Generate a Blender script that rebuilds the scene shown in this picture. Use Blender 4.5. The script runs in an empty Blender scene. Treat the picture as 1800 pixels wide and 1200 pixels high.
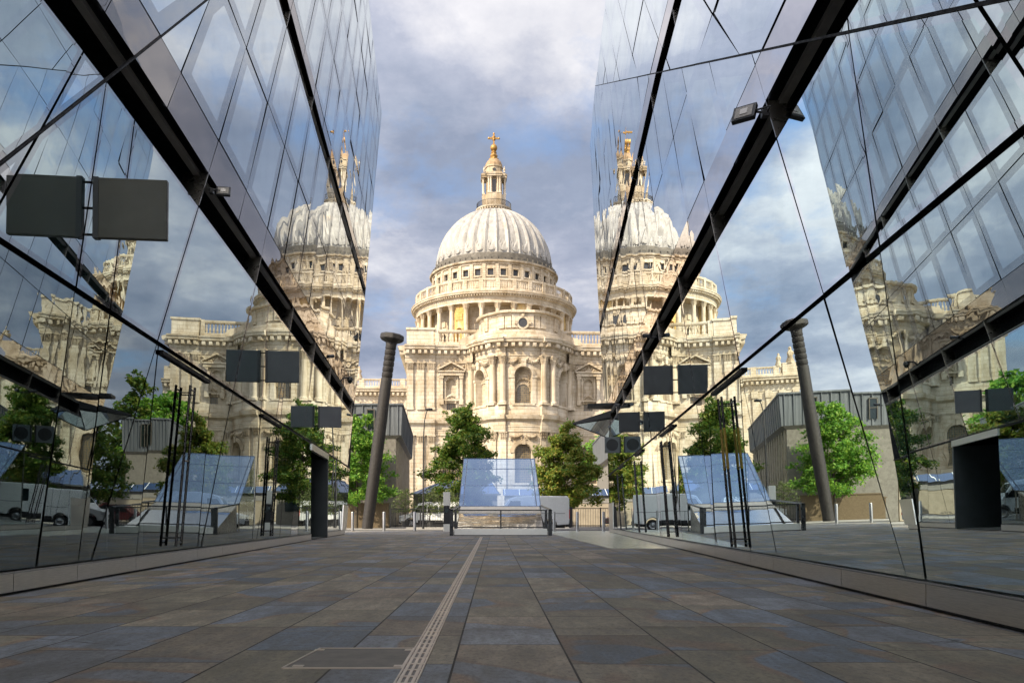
import bpy, math, random
import numpy as np
from mathutils import Vector, Matrix
random.seed(7); rng = np.random.default_rng(7)
R = math.radians
sc = bpy.context.scene
C = sc.collection

# ------------------------------------------------------------------ camera
cam = bpy.data.cameras.new('camera'); co = bpy.data.objects.new('camera', cam); C.objects.link(co)
co.location = (0, 0, 0.7); co.rotation_euler = (R(90), 0, 0)
cam.sensor_width = 36; cam.lens = 29.0
cam.shift_x = 30/1800; cam.shift_y = 312/1800
cam.clip_start = 0.05; cam.clip_end = 6000
sc.camera = co
# ------------------------------------------------------------------ light
SUN_AZ, SUN_EL = R(47), R(38)          # sun stands behind the camera, to its left
sd = Vector((-math.sin(SUN_AZ)*math.cos(SUN_EL), -math.cos(SUN_AZ)*math.cos(SUN_EL), math.sin(SUN_EL)))
sl = bpy.data.lights.new('sun', 'SUN'); sl.energy = 3.9; sl.angle = R(0.5); sl.color = (1.0, 0.87, 0.66)
so = bpy.data.objects.new('sun', sl); C.objects.link(so)
so.rotation_euler = sd.to_track_quat('Z', 'Y').to_euler(); so.location = (-40, -80, 70)
sc.view_settings.view_transform = 'Standard'; sc.view_settings.look = 'None'
sc.view_settings.exposure = 0.95; sc.view_settings.gamma = 1.0
sc.cycles.max_bounces = 10; sc.cycles.glossy_bounces = 7; sc.cycles.diffuse_bounces = 3
sc.cycles.transparent_max_bounces = 12; sc.cycles.transmission_bounces = 6
sc.cycles.caustics_reflective = True; sc.cycles.blur_glossy = 0.6; sc.cycles.caustics_refractive = False
sc.cycles.sample_clamp_indirect = 6.0

def world():
    w = bpy.data.worlds.new('World'); sc.world = w; w.use_nodes = True
    nt = w.node_tree; N = nt.nodes; L = nt.links; N.clear()
    out = N.new('ShaderNodeOutputWorld'); bg = N.new('ShaderNodeBackground')
    sky = N.new('ShaderNodeTexSky'); sky.sky_type = 'NISHITA'; sky.sun_disc = False
    sky.sun_elevation = SUN_EL; sky.sun_rotation = math.atan2(sd.x, sd.y)
    sky.air_density = 1.2; sky.dust_density = 0.6
    tc = N.new('ShaderNodeTexCoord'); sep = N.new('ShaderNodeSeparateXYZ')
    L.new(tc.outputs['Generated'], sep.inputs[0])
    def m(op, a, b=None):
        n = N.new('ShaderNodeMath'); n.operation = op
        for i, v in enumerate((a, b)):
            if v is None: continue
            if isinstance(v, (int, float)): n.inputs[i].default_value = v
            else: L.new(v, n.inputs[i])
        return n.outputs[0]
    z = m('ADD', m('MAXIMUM', sep.outputs[2], 0.0), 0.28)
    cb = N.new('ShaderNodeCombineXYZ')
    L.new(m('DIVIDE', sep.outputs[0], z), cb.inputs[0]); L.new(m('DIVIDE', sep.outputs[1], z), cb.inputs[1])
    def noise(scale, det, rough, off, dist=0.0):
        mp = N.new('ShaderNodeMapping'); mp.inputs['Location'].default_value = off
        L.new(cb.outputs[0], mp.inputs[0])
        n = N.new('ShaderNodeTexNoise'); n.inputs['Scale'].default_value = scale
        n.inputs['Detail'].default_value = det; n.inputs['Roughness'].default_value = rough
        n.inputs['Distortion'].default_value = dist
        L.new(mp.outputs[0], n.inputs['Vector']); return n.outputs['Fac']
    def ramp(f, stops):
        r = N.new('ShaderNodeValToRGB'); e = r.color_ramp.elements
        while len(e) < len(stops): e.new(0.5)
        for k, (p, c) in enumerate(stops):
            e[k].position = p; e[k].color = c if len(c) == 4 else c + (1,)
        L.new(f, r.inputs[0]); return r.outputs[0]
    cover = ramp(noise(2.1, 9, 0.60, (3.3, 1.4, 0), 0.15), [(0.29, (0, 0, 0)), (0.44, (1, 1, 1))])
    s = 1/0.10
    a = tuple(x*s for x in (0.175, 0.205, 0.275)); b = tuple(x*s for x in (0.275, 0.295, 0.36)); c = tuple(x*s for x in (0.465, 0.465, 0.49))
    shade = ramp(noise(1.8, 10, 0.60, (7.7, 2.2, 1), 0.15), [(0.39, (0, 0, 0)), (0.61, (1, 1, 1))])
    def mix(f, x, y):
        n = N.new('ShaderNodeMix'); n.data_type = 'RGBA'
        L.new(f, n.inputs[0])
        for i, v in ((6, x), (7, y)):
            if isinstance(v, tuple): n.inputs[i].default_value = v + (1,)
            else: L.new(v, n.inputs[i])
        return n.outputs[2]
    f1 = N.new('ShaderNodeMapRange'); f1.inputs[1].default_value = 0; f1.inputs[2].default_value = 0.55; L.new(shade, f1.inputs[0])
    f2 = N.new('ShaderNodeMapRange'); f2.inputs[1].default_value = 0.5; f2.inputs[2].default_value = 1.0; L.new(shade, f2.inputs[0])
    cloud = mix(f2.outputs[0], mix(f1.outputs[0], a, b), c)
    tex = ramp(noise(5.5, 9, 0.66, (1.7, 5.2, 0)), [(0.32, (0.84, 0.85, 0.88)), (0.68, (1.10, 1.09, 1.07))])
    tm = N.new('ShaderNodeMix'); tm.data_type = 'RGBA'; tm.blend_type = 'MULTIPLY'; tm.inputs[0].default_value = 1.0; L.new(cloud, tm.inputs[6]); L.new(tex, tm.inputs[7]); cloud = tm.outputs[2]
    blue = mix(m('ADD', 0.0, 0.72), sky.outputs[0], tuple(x*s for x in (0.135, 0.225, 0.41)))
    # cloud glow around the sun, behind the camera, boosted as added fill light
    vd = N.new('ShaderNodeVectorMath'); vd.operation = 'DOT_PRODUCT'; L.new(tc.outputs['Generated'], vd.inputs[0]); vd.inputs[1].default_value = sd
    near = m('POWER', m('MAXIMUM', m('ADD', m('MULTIPLY', vd.outputs['Value'], 0.8), 0.2), 0.0), 1.6)
    gl = N.new('ShaderNodeCombineXYZ'); L.new(m('ADD', m('MULTIPLY', near, 4.0), 1.0), gl.inputs[0]); L.new(m('ADD', m('MULTIPLY', near, 3.5), 1.0), gl.inputs[1]); L.new(m('ADD', m('MULTIPLY', near, 2.9), 1.0), gl.inputs[2])
    mul = N.new('ShaderNodeMix'); mul.data_type = 'RGBA'; mul.blend_type = 'MULTIPLY'; mul.inputs[0].default_value = 1.0
    L.new(mix(cover, blue, cloud), mul.inputs[6]); L.new(gl.outputs[0], mul.inputs[7])
    L.new(mul.outputs[2], bg.inputs['Color'])
    bg.inputs['Strength'].default_value = 0.10
    L.new(bg.outputs[0], out.inputs[0])
world()

# ------------------------------------------------------------------ materials
MAT = {}
class NT:
    def __init__(s, name):
        s.m = bpy.data.materials.new(name); s.m.use_nodes = True; MAT[name] = s.m
        s.t = s.m.node_tree; s.N = s.t.nodes; s.L = s.t.links
        s.b = s.N['Principled BSDF']; s.out = s.N['Material Output']
    def n(s, typ, **kw):
        o = s.N.new('ShaderNode'+typ)
        for k, v in kw.items():
            if k in o.inputs.keys():
                if hasattr(v, 'node'): s.L.new(v, o.inputs[k])
                else: o.inputs[k].default_value = v
            else: setattr(o, k, v)
        return o
    def link(s, a, b): s.L.new(a, b)
    def pos(s): return s.n('NewGeometry').outputs['Position']
    def mapping(s, v, scale=(1, 1, 1), loc=(0, 0, 0), rot=(0, 0, 0)):
        m = s.n('Mapping'); s.L.new(v, m.inputs[0]); m.inputs['Scale'].default_value = scale
        m.inputs['Location'].default_value = loc; m.inputs['Rotation'].default_value = rot; return m.outputs[0]
    def noise(s, v, scale, det=4, rough=0.55, dist=0):
        n = s.n('TexNoise', Scale=scale, Detail=det, Roughness=rough, Distortion=dist); s.L.new(v, n.inputs['Vector']); return n.outputs['Fac']
    def ramp(s, f, stops, interp='LINEAR'):
        r = s.n('ValToRGB'); e = r.color_ramp.elements; r.color_ramp.interpolation = interp
        while len(e) < len(stops): e.new(0.5)
        for k, (p, c) in enumerate(stops):
            e[k].position = p; e[k].color = (c if isinstance(c, tuple) else (c, c, c)) + (1,)
        s.L.new(f, r.inputs[0]); return r.outputs[0]
    def mix(s, f, a, b, bt='MIX'):
        n = s.N.new('ShaderNodeMix'); n.data_type = 'RGBA'; n.blend_type = bt
        for i, v in ((0, f), (6, a), (7, b)):
            if isinstance(v, tuple): n.inputs[i].default_value = v + (1,)
            elif isinstance(v, (int, float)): n.inputs[i].default_value = v
            else: s.L.new(v, n.inputs[i])
        return n.outputs[2]
    def math(s, op, a, b=0.0):
        n = s.N.new('ShaderNodeMath'); n.operation = op
        for i, v in ((0, a), (1, b)):
            if isinstance(v, (int, float)): n.inputs[i].default_value = v
            else: s.L.new(v, n.inputs[i])
        return n.outputs[0]
    def bump(s, h, strength=0.3, dist=0.02):
        b = s.n('Bump', Strength=strength, Distance=dist); s.L.new(h, b.inputs['Height']); s.L.new(b.outputs[0], s.b.inputs['Normal']); return b.outputs[0]
    def set(s, col=None, rough=None, metal=None, spec=None):
        if col is not None:
            if isinstance(col, tuple): s.b.inputs['Base Color'].default_value = col + (1,)
            else: s.L.new(col, s.b.inputs['Base Color'])
        if rough is not None:
            if isinstance(rough, (int, float)): s.b.inputs['Roughness'].default_value = rough
            else: s.L.new(rough, s.b.inputs['Roughness'])
        if metal is not None: s.b.inputs['Metallic'].default_value = metal
        if spec is not None: s.b.inputs['Specular IOR Level'].default_value = spec
        return s

def plain(name, col, rough=0.5, metal=0.0, var=0.12, scale=3.0):
    t = NT(name); f = t.noise(t.pos(), scale, 5, 0.6)
    lo = tuple(max(0, c*(1-var)) for c in col); hi = tuple(min(1, c*(1+var)) for c in col)
    t.set(t.ramp(f, [(0.3, lo), (0.7, hi)]), t.ramp(t.noise(t.pos(), scale*3, 3), [(0.3, max(0.02, rough*0.8)), (0.7, min(1, rough*1.2))]), metal)
    return t.m

def mirror_glass(name, base, f0, tint, bump=0.0055, scale=0.6, clear=None):
    t = NT(name); t.set(base, 0.25, 0, 0.0)
    h = t.noise(t.mapping(t.pos(), (0.7, 0.7, 1.6)), scale, 1.5, 0.4)
    bn = t.n('Bump', Strength=1.0, Distance=bump); t.link(h, bn.inputs['Height'])
    g = t.n('BsdfGlossy', Roughness=0.0); g.inputs['Color'].default_value = tint + (1,)
    t.link(bn.outputs[0], g.inputs['Normal'])
    fr = t.n('Fresnel', IOR=1.6)
    fac = t.math('ADD', f0, t.math('MULTIPLY', fr.outputs[0], 1-f0))
    # dust and wash marks on the panes
    d = t.ramp(t.noise(t.mapping(t.pos(), (0.7, 0.7, 0.5)), 1.3, 4, 0.6), [(0.45, 1.0), (0.9, 0.90)])
    fac = t.math('MULTIPLY', fac, d)
    under = t.b.outputs[0]
    if clear:
        tr = t.n('BsdfTransparent'); tr.inputs['Color'].default_value = clear + (1,); under = tr.outputs[0]
    mx = t.n('MixShader'); t.link(fac, mx.inputs[0]); t.link(under, mx.inputs[1]); t.link(g.outputs[0], mx.inputs[2])
    t.link(mx.outputs[0], t.out.inputs[0]); return t.m

mirror_glass('facade_glass', (0.026, 0.045, 0.047), 0.64, (0.90, 0.955, 0.965))
mirror_glass('facade_glass_flat', (0.020, 0.040, 0.042), 0.47, (0.82, 0.93, 0.94), 0.0016, 0.45)
mirror_glass('facade_glass_low', (0.014, 0.017, 0.018), 0.26, (0.83, 0.935, 0.93), 0.0014, 0.5, (0.27, 0.33, 0.32))
mirror_glass('fritted_glass', (0.17, 0.165, 0.175), 0.30, (0.86, 0.91, 0.94))
mirror_glass('spandrel_panel', (0.125, 0.105, 0.095), 0.16, (0.80, 0.77, 0.76), 0.006, 0.9)
plain('slot_black', (0.006, 0.008, 0.009), 0.75, 0); MAT['slot_black'].node_tree.nodes['Principled BSDF'].inputs['Specular IOR Level'].default_value = 0.1
plain('interior_grey', (0.10, 0.11, 0.11), 0.7)
plain('interior_pale', (0.42, 0.46, 0.46), 0.6)
plain('drain_steel', (0.47, 0.40, 0.34), 0.4, 0.4)
plain('joint_black', (0.010, 0.010, 0.012), 0.4)
plain('bar_dark', (0.012, 0.012, 0.014), 0.6, 0.0); MAT['bar_dark'].node_tree.nodes['Principled BSDF'].inputs['Specular IOR Level'].default_value = 0.12
plain('trim_steel', (0.42, 0.41, 0.40), 0.35, 0.2)
plain('core_dark', (0.03, 0.03, 0.032), 0.6)
def brushed(name, col, rough):
    t = NT(name); f = t.noise(t.mapping(t.pos(), (1, 1, 30)), 6, 4, 0.7)
    t.set(t.ramp(f, [(0.3, tuple(c*0.75 for c in col)), (0.7, col)]), rough, 1.0)
    t.bump(f, 0.15, 0.01); return t.m
brushed('plinth_steel', (0.86, 0.82, 0.76), 0.30)
brushed('bollard_steel', (0.55, 0.53, 0.50), 0.30)
plain('handle_bronze', (0.035, 0.032, 0.030), 0.28, 0.8)
plain('sign_olive', (0.060, 0.058, 0.044), 0.42)
plain('sign_slate', (0.050, 0.062, 0.072), 0.40)
plain('sign_grey', (0.115, 0.122, 0.140), 0.42)
plain('sign_black', (0.010, 0.012, 0.016), 0.35)
plain('sign_pale', (0.150, 0.172, 0.190), 0.45)
plain('disc_black', (0.006, 0.006, 0.007), 0.4)
plain('lamp_black', (0.022, 0.023, 0.026), 0.45)
plain('lamp_lens', (0.32, 0.29, 0.25), 0.18)

def stone(name, warm=1.0, dark=0.0, lo=(0.40, 0.318, 0.21), hi=(0.585, 0.515, 0.408), course=0.62):
    t = NT(name); p = t.pos(); sp = t.n('SeparateXYZ'); t.link(p, sp.inputs[0])
    u = t.math('ADD', sp.outputs[0], t.math('MULTIPLY', sp.outputs[1], 0.37))
    cb = t.n('CombineXYZ'); t.link(u, cb.inputs[0]); t.link(sp.outputs[2], cb.inputs[1])
    br = t.n('TexBrick'); t.link(cb.outputs[0], br.inputs['Vector'])
    br.inputs['Scale'].default_value = 1.0; br.inputs['Brick Width'].default_value = 1.25; br.inputs['Row Height'].default_value = course
    br.inputs['Mortar Size'].default_value = 0.04; br.inputs['Mortar Smooth'].default_value = 0.4
    br.inputs['Color1'].default_value = (1, 1, 1, 1); br.inputs['Color2'].default_value = (0.82, 0.79, 0.74, 1); br.inputs['Mortar'].default_value = (0.60, 0.52, 0.42, 1)
    base = t.ramp(t.noise(p, 0.35, 6, 0.65), [(0.32, lo), (0.62, hi)])
    col = t.mix(0.75, base, br.outputs['Color'], 'MULTIPLY')
    st = t.ramp(t.noise(t.mapping(p, (0.9, 0.9, 0.16)), 0.9, 6, 0.68), [(0.51, 0.0), (0.76, 0.72)])
    col = t.mix(st, col, (0.21, 0.16, 0.10))
    pale = t.ramp(t.noise(t.mapping(p, (0.7, 0.7, 0.2), (9, 3, 4)), 0.7, 5, 0.6), [(0.50, 0.0), (0.68, 0.6)])
    col = t.mix(pale, col, (0.63, 0.57, 0.47))
    grime = t.ramp(t.noise(p, 3.2, 6, 0.7), [(0.60, 0.0), (0.85, 0.45)])
    col = t.mix(grime, col, (0.17, 0.14, 0.105))
    t.set(col, 0.85)
    h = t.math('ADD', t.math('MULTIPLY', br.outputs['Fac'], -1.0), t.math('MULTIPLY', t.noise(p, 2.5, 6, 0.7), 0.8))
    t.bump(h, 0.6, 0.07); return t.m
stone('portland_stone')
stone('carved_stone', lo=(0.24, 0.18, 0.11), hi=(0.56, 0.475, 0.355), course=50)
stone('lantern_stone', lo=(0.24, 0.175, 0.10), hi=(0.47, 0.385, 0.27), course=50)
stone('ochre_stone', lo=(0.46, 0.28, 0.075), hi=(0.62, 0.44, 0.17))
def lead():
    t = NT('dome_lead'); p = t.pos()
    st = t.noise(t.mapping(p, (1.1, 1.1, 0.14)), 1.0, 7, 0.7)
    col = t.ramp(st, [(0.28, (0.165, 0.150, 0.128)), (0.48, (0.28, 0.266, 0.242)), (0.72, (0.40, 0.387, 0.365))])
    rust = t.ramp(t.noise(t.mapping(p, (1, 1, 0.3), (4, 4, 0)), 0.55, 5, 0.65), [(0.58, 0.0), (0.74, 0.6)])
    col = t.mix(rust, col, (0.36, 0.27, 0.18))
    sp = t.n('SeparateXYZ'); t.link(p, sp.inputs[0])
    seam = t.math('PINGPONG', sp.outputs[2], 0.8)
    col = t.mix(t.ramp(seam, [(0.0, 0.45), (0.10, 0.0)]), col, (0.25, 0.23, 0.21))
    t.set(col, 0.6); t.bump(st, 0.4, 0.1)
lead()
plain('lead_dark', (0.10, 0.088, 0.07), 0.7, 0, 0.45, 0.8)
plain('gilding', (0.36, 0.20, 0.055), 0.45, 0.55, 0.35, 2.0)
plain('rust_stone', (0.30, 0.20, 0.11), 0.8, 0, 0.35, 1.5)
plain('window_dark', (0.030, 0.030, 0.030), 0.15)
def leaded():
    t = NT('leaded_glass'); p = t.pos(); sp = t.n('SeparateXYZ'); t.link(p, sp.inputs[0])
    def g(a, per): return t.math('PINGPONG', a, per)
    gx = t.ramp(g(sp.outputs[0], 0.16), [(0.0, 1.0), (0.05, 0.0)]); gz = t.ramp(g(sp.outputs[2], 0.18), [(0.0, 1.0), (0.05, 0.0)])
    f = t.math('MAXIMUM', gx, gz)
    col = t.mix(f, t.ramp(t.noise(p, 3.5, 2), [(0.35, (0.035, 0.04, 0.045)), (0.65, (0.13, 0.115, 0.085))]), (0.25, 0.17, 0.07))
    t.set(col, 0.25); return t.m
leaded()

def paving():
    t = NT('york_stone_paving'); p = t.pos()
    v = t.mapping(p, (1, 1, 1), (0.075, 0.2, 0), (0, 0, R(90)))
    def brick(c1, c2, m, size=0.006):
        b = t.n('TexBrick'); t.link(v, b.inputs['Vector']); b.offset = 0.43; b.offset_frequency = 2; b.squash = 1.35; b.squash_frequency = 3
        for k, x in (('Scale', 1.0), ('Brick Width', 0.98), ('Row Height', 0.57), ('Mortar Size', size), ('Mortar Smooth', 0.2), ('Bias', 0.0)): b.inputs[k].default_value = x
        for k, c in (('Color1', c1), ('Color2', c2), ('Mortar', m)): b.inputs[k].default_value = (c, c, c, 1)
        return b
    b = brick(0.0, 1.0, 0.5); rnd = b.outputs['Color']
    # each slab cut from another part of the rock: shift the figure by the slab's own number
    n4 = t.n('TexNoise', noise_dimensions='4D', Scale=0.68, Detail=1.8, Roughness=0.5, Distortion=0.5)
    t.link(p, n4.inputs['Vector']); t.link(t.math('MULTIPLY', rnd, 60.0), n4.inputs['W'])
    fig = t.math('ADD', n4.outputs['Fac'], t.math('MULTIPLY', t.math('SUBTRACT', rnd, 0.5), 0.05))
    body = t.ramp(rnd, [(0.05, (0.295, 0.262, 0.190)), (0.35, (0.44, 0.376, 0.282)), (0.6, (0.355, 0.318, 0.232)), (0.95, (0.49, 0.40, 0.31))])
    col = t.mix(t.ramp(fig, [(0.50, 0.0), (0.525, 0.7), (0.538, 0.6), (0.545, 0.0)]), body, (0.37, 0.235, 0.17))
    bl = t.ramp(fig, [(0.530, 0.0), (0.538, 1.0)])
    col = t.mix(bl, col, t.ramp(rnd, [(0.0, (0.225, 0.275, 0.345)), (0.5, (0.28, 0.315, 0.375)), (1.0, (0.335, 0.35, 0.385))]))
    tone = t.ramp(t.math('FRACT', t.math('MULTIPLY', rnd, 7.3)), [(0.0, 0.62), (0.5, 0.92), (1.0, 1.15)])
    col = t.mix(1.0, col, tone, 'MULTIPLY')
    grain = t.noise(t.mapping(p, (1.0, 0.25, 1)), 9, 6, 0.7)
    fine = t.noise(p, 60, 5, 0.8)
    col = t.mix(t.ramp(grain, [(0.35, 0.55), (0.62, 0.0)]), col, (0.07, 0.064, 0.058))
    col = t.mix(t.ramp(fine, [(0.50, 0.0), (0.72, 0.55)]), col, (0.36, 0.34, 0.31))
    col = t.mix(t.ramp(t.noise(t.mapping(p, (1, 0.6, 1), (5, 2, 0)), 34, 6, 0.75), [(0.30, 0.65), (0.52, 0.0)]), col, (0.05, 0.046, 0.04))
    col = t.mix(t.ramp(t.noise(t.mapping(p, (1, 0.35, 1), (1, 7, 0)), 3.2, 5, 0.7), [(0.40, 0.4), (0.60, 0.0)]), col, (0.085, 0.078, 0.066))
    stain = t.ramp(t.noise(p, 0.9, 6, 0.7), [(0.5, 0.0), (0.85, 0.35)])
    col = t.mix(stain, col, (0.055, 0.050, 0.046))
    vo = t.n('TexVoronoi', feature='DISTANCE_TO_EDGE', Scale=0.55); t.link(t.mapping(t.pos(), (1, 1, 1), (3.1, 0.4, 0)), vo.inputs['Vector'])
    wob = t.math('ADD', vo.outputs[0], t.math('MULTIPLY', t.math('SUBTRACT', t.noise(p, 5, 5, 0.7), 0.5), 0.05))
    crack = t.math('MULTIPLY', t.ramp(t.math('ABSOLUTE', wob), [(0.0, 1.0), (0.006, 0.0)]), t.ramp(t.noise(p, 0.5, 2), [(0.56, 0.0), (0.62, 0.8)]))
    col = t.mix(crack, col, (0.04, 0.036, 0.032))
    col = t.mix(b.outputs['Fac'], col, (0.028, 0.024, 0.02))
    t.set(col, t.ramp(grain, [(0.3, 0.55), (0.7, 0.78)]), None, 0.28)
    h = t.math('ADD', t.math('MULTIPLY', b.outputs['Fac'], -1.2), t.math('ADD', t.math('MULTIPLY', grain, 0.5), t.math('MULTIPLY', fine, 0.25)))
    t.bump(h, 0.6, 0.02)
paving()
def slab_mat(name, a, b, rough):
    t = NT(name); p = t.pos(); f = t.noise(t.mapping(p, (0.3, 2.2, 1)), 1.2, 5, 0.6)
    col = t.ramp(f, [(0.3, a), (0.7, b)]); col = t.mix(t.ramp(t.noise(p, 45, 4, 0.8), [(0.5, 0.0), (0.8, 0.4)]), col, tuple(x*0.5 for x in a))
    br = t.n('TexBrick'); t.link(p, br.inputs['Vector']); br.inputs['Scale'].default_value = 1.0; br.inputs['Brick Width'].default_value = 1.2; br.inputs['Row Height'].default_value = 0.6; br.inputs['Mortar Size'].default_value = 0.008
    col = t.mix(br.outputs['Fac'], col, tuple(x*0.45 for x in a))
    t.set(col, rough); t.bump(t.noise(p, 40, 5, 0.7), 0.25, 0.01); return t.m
slab_mat('sun_patch_pale', (0.52, 0.55, 0.48), (0.72, 0.74, 0.65), 0.22)  # pale colour for the sun patch painted on the paving
plain('joint_pale', (0.24, 0.20, 0.16), 0.7)
def rough_mat(name, a, b, scale, rough=0.9, bump=0.4, bd=0.02):
    t = NT(name); p = t.pos(); f = t.noise(p, scale, 8, 0.7); t.set(t.ramp(f, [(0.3, a), (0.7, b)]), rough); t.bump(f, bump, bd); return t.m
rough_mat('asphalt', (0.035, 0.035, 0.037), (0.065, 0.064, 0.064), 30)
rough_mat('far_ground', (0.06, 0.065, 0.045), (0.11, 0.105, 0.08), 0.6)
rough_mat('kerb_granite', (0.22, 0.21, 0.20), (0.34, 0.33, 0.31), 12)
rough_mat('cover_slab', (0.11, 0.10, 0.088), (0.19, 0.17, 0.145), 7, 0.7, 0.2, 0.006)
rough_mat('brown_brick', (0.09, 0.064, 0.036), (0.16, 0.12, 0.072), 14, 0.9, 0.6, 0.03)
rough_mat('board_concrete', (0.135, 0.126, 0.108), (0.23, 0.215, 0.188), 3.5, 0.9, 0.5, 0.05)
rough_mat('pale_wall_stone', (0.28, 0.24, 0.18), (0.42, 0.365, 0.285), 1.5)
rough_mat('nail_bronze', (0.008, 0.0068, 0.006), (0.024, 0.019, 0.0165), 5, 0.62, 0.8, 0.05)
rough_mat('bark', (0.045, 0.035, 0.025), (0.11, 0.09, 0.065), 9, 0.95, 0.8, 0.05)
def leadsheet():
    t = NT('lead_cladding'); p = t.pos()
    st = t.noise(t.mapping(p, (3.0, 1.5, 0.12)), 1.6, 6, 0.7)
    t.set(t.ramp(st, [(0.3, (0.07, 0.079, 0.088)), (0.5, (0.11, 0.122, 0.135)), (0.72, (0.19, 0.205, 0.222))]), 0.6, 0.1); t.bump(st, 0.2, 0.03)
leadsheet()
plain('white_paint', (0.74, 0.76, 0.76), 0.25, 0, 0.04, 2)
plain('silver_paint', (0.40, 0.42, 0.44), 0.25, 0.5, 0.05, 2)
plain('tyre_rubber', (0.018, 0.018, 0.018), 0.8)
plain('wheel_alloy', (0.35, 0.35, 0.36), 0.35, 0.8)
plain('black_plastic', (0.018, 0.018, 0.020), 0.5)
plain('car_glass', (0.012, 0.020, 0.020), 0.06)
plain('tail_red', (0.42, 0.02, 0.02), 0.25)
plain('head_clear', (0.6, 0.62, 0.64), 0.1)
plain('iron_black', (0.016, 0.016, 0.018), 0.5)
plain('blue_roof_glass', (0.045, 0.085, 0.19), 0.12, 0.3, 0.1)
plain('roof_bar', (0.10, 0.11, 0.12), 0.4, 0.3)
plain('planter', (0.06, 0.06, 0.06), 0.7)
plain('kiosk_white', (0.66, 0.66, 0.62), 0.4, 0, 0.05)
plain('steel_frame', (0.06, 0.06, 0.062), 0.3, 0.9)
plain('steel_mid', (0.36, 0.34, 0.31), 0.3, 0.9)
def polished():
    t = NT('polished_steel'); t.set((0.86, 0.84, 0.80), 0.03, 1.0)
    t.bump(t.noise(t.mapping(t.pos(), (1, 1, 1)), 0.8, 2, 0.5), 1.0, 0.010)
polished()
def canopy_glass():
    t = NT('canopy_glass')
    tr = t.n('BsdfTransparent'); tr.inputs['Color'].default_value = (0.56, 0.71, 0.95, 1)
    g = t.n('BsdfGlossy', Roughness=0.0); g.inputs['Color'].default_value = (0.50, 0.68, 1.0, 1)
    fr = t.n('Fresnel', IOR=1.5); fac = t.math('ADD', 0.30, t.math('MULTIPLY', fr.outputs[0], 0.7))
    mx = t.n('MixShader'); t.link(fac, mx.inputs[0]); t.link(tr.outputs[0], mx.inputs[1]); t.link(g.outputs[0], mx.inputs[2]); t.link(mx.outputs[0], t.out.inputs[0])
canopy_glass()
def side_glass():
    t = NT('side_glass')
    tr = t.n('BsdfTransparent'); tr.inputs['Color'].default_value = (0.86, 0.92, 0.98, 1)
    g = t.n('BsdfGlossy', Roughness=0.0); fr = t.n('Fresnel', IOR=1.45)
    mx = t.n('MixShader'); t.link(fr.outputs[0], mx.inputs[0]); t.link(tr.outputs[0], mx.inputs[1]); t.link(g.outputs[0], mx.inputs[2]); t.link(mx.outputs[0], t.out.inputs[0])
side_glass()
def mesh_panel():
    t = NT('mesh_panel'); p = t.pos(); sp = t.n('SeparateXYZ'); t.link(p, sp.inputs[0])
    a = t.math('PINGPONG', t.math('ADD', sp.outputs[0], sp.outputs[2]), 0.03); b = t.math('PINGPONG', t.math('SUBTRACT', sp.outputs[0], sp.outputs[2]), 0.03)
    f = t.math('GREATER_THAN', t.math('MINIMUM', a, b), 0.0035)
    tr = t.n('BsdfTransparent'); mx = t.n('MixShader'); t.set((0.10, 0.09, 0.08), 0.4, 0.8)
    t.link(f, mx.inputs[0]); t.link(t.b.outputs[0], mx.inputs[1]); t.link(tr.outputs[0], mx.inputs[2]); t.link(mx.outputs[0], t.out.inputs[0])
mesh_panel()
def leaf(name, cols):
    t = NT(name); rp = t.n('NewGeometry').outputs['Random Per Island']
    k = len(cols); col = t.ramp(rp, [((i+0.5)/k, c) for i, c in enumerate(cols)])
    t.set(col, 0.55, 0, 0.3)
    tl = t.n('BsdfTranslucent'); t.link(col, tl.inputs[0]); mx = t.n('MixShader'); mx.inputs[0].default_value = 0.42
    t.link(t.b.outputs[0], mx.inputs[1]); t.link(tl.outputs[0], mx.inputs[2]); t.link(mx.outputs[0], t.out.inputs[0])
leaf('leaves_green', [(0.074, 0.193, 0.023), (0.109, 0.271, 0.03), (0.172, 0.34, 0.042), (0.246, 0.384, 0.049)])
leaf('leaves_mid', [(0.045, 0.115, 0.014), (0.07, 0.145, 0.018), (0.11, 0.17, 0.023), (0.17, 0.195, 0.028)])
leaf('leaves_yellow', [(0.085, 0.17, 0.022), (0.14, 0.215, 0.028), (0.20, 0.245, 0.034), (0.27, 0.235, 0.042)])
leaf('leaves_olive', [(0.087, 0.136, 0.042), (0.147, 0.193, 0.067), (0.209, 0.239, 0.094)])

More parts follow.
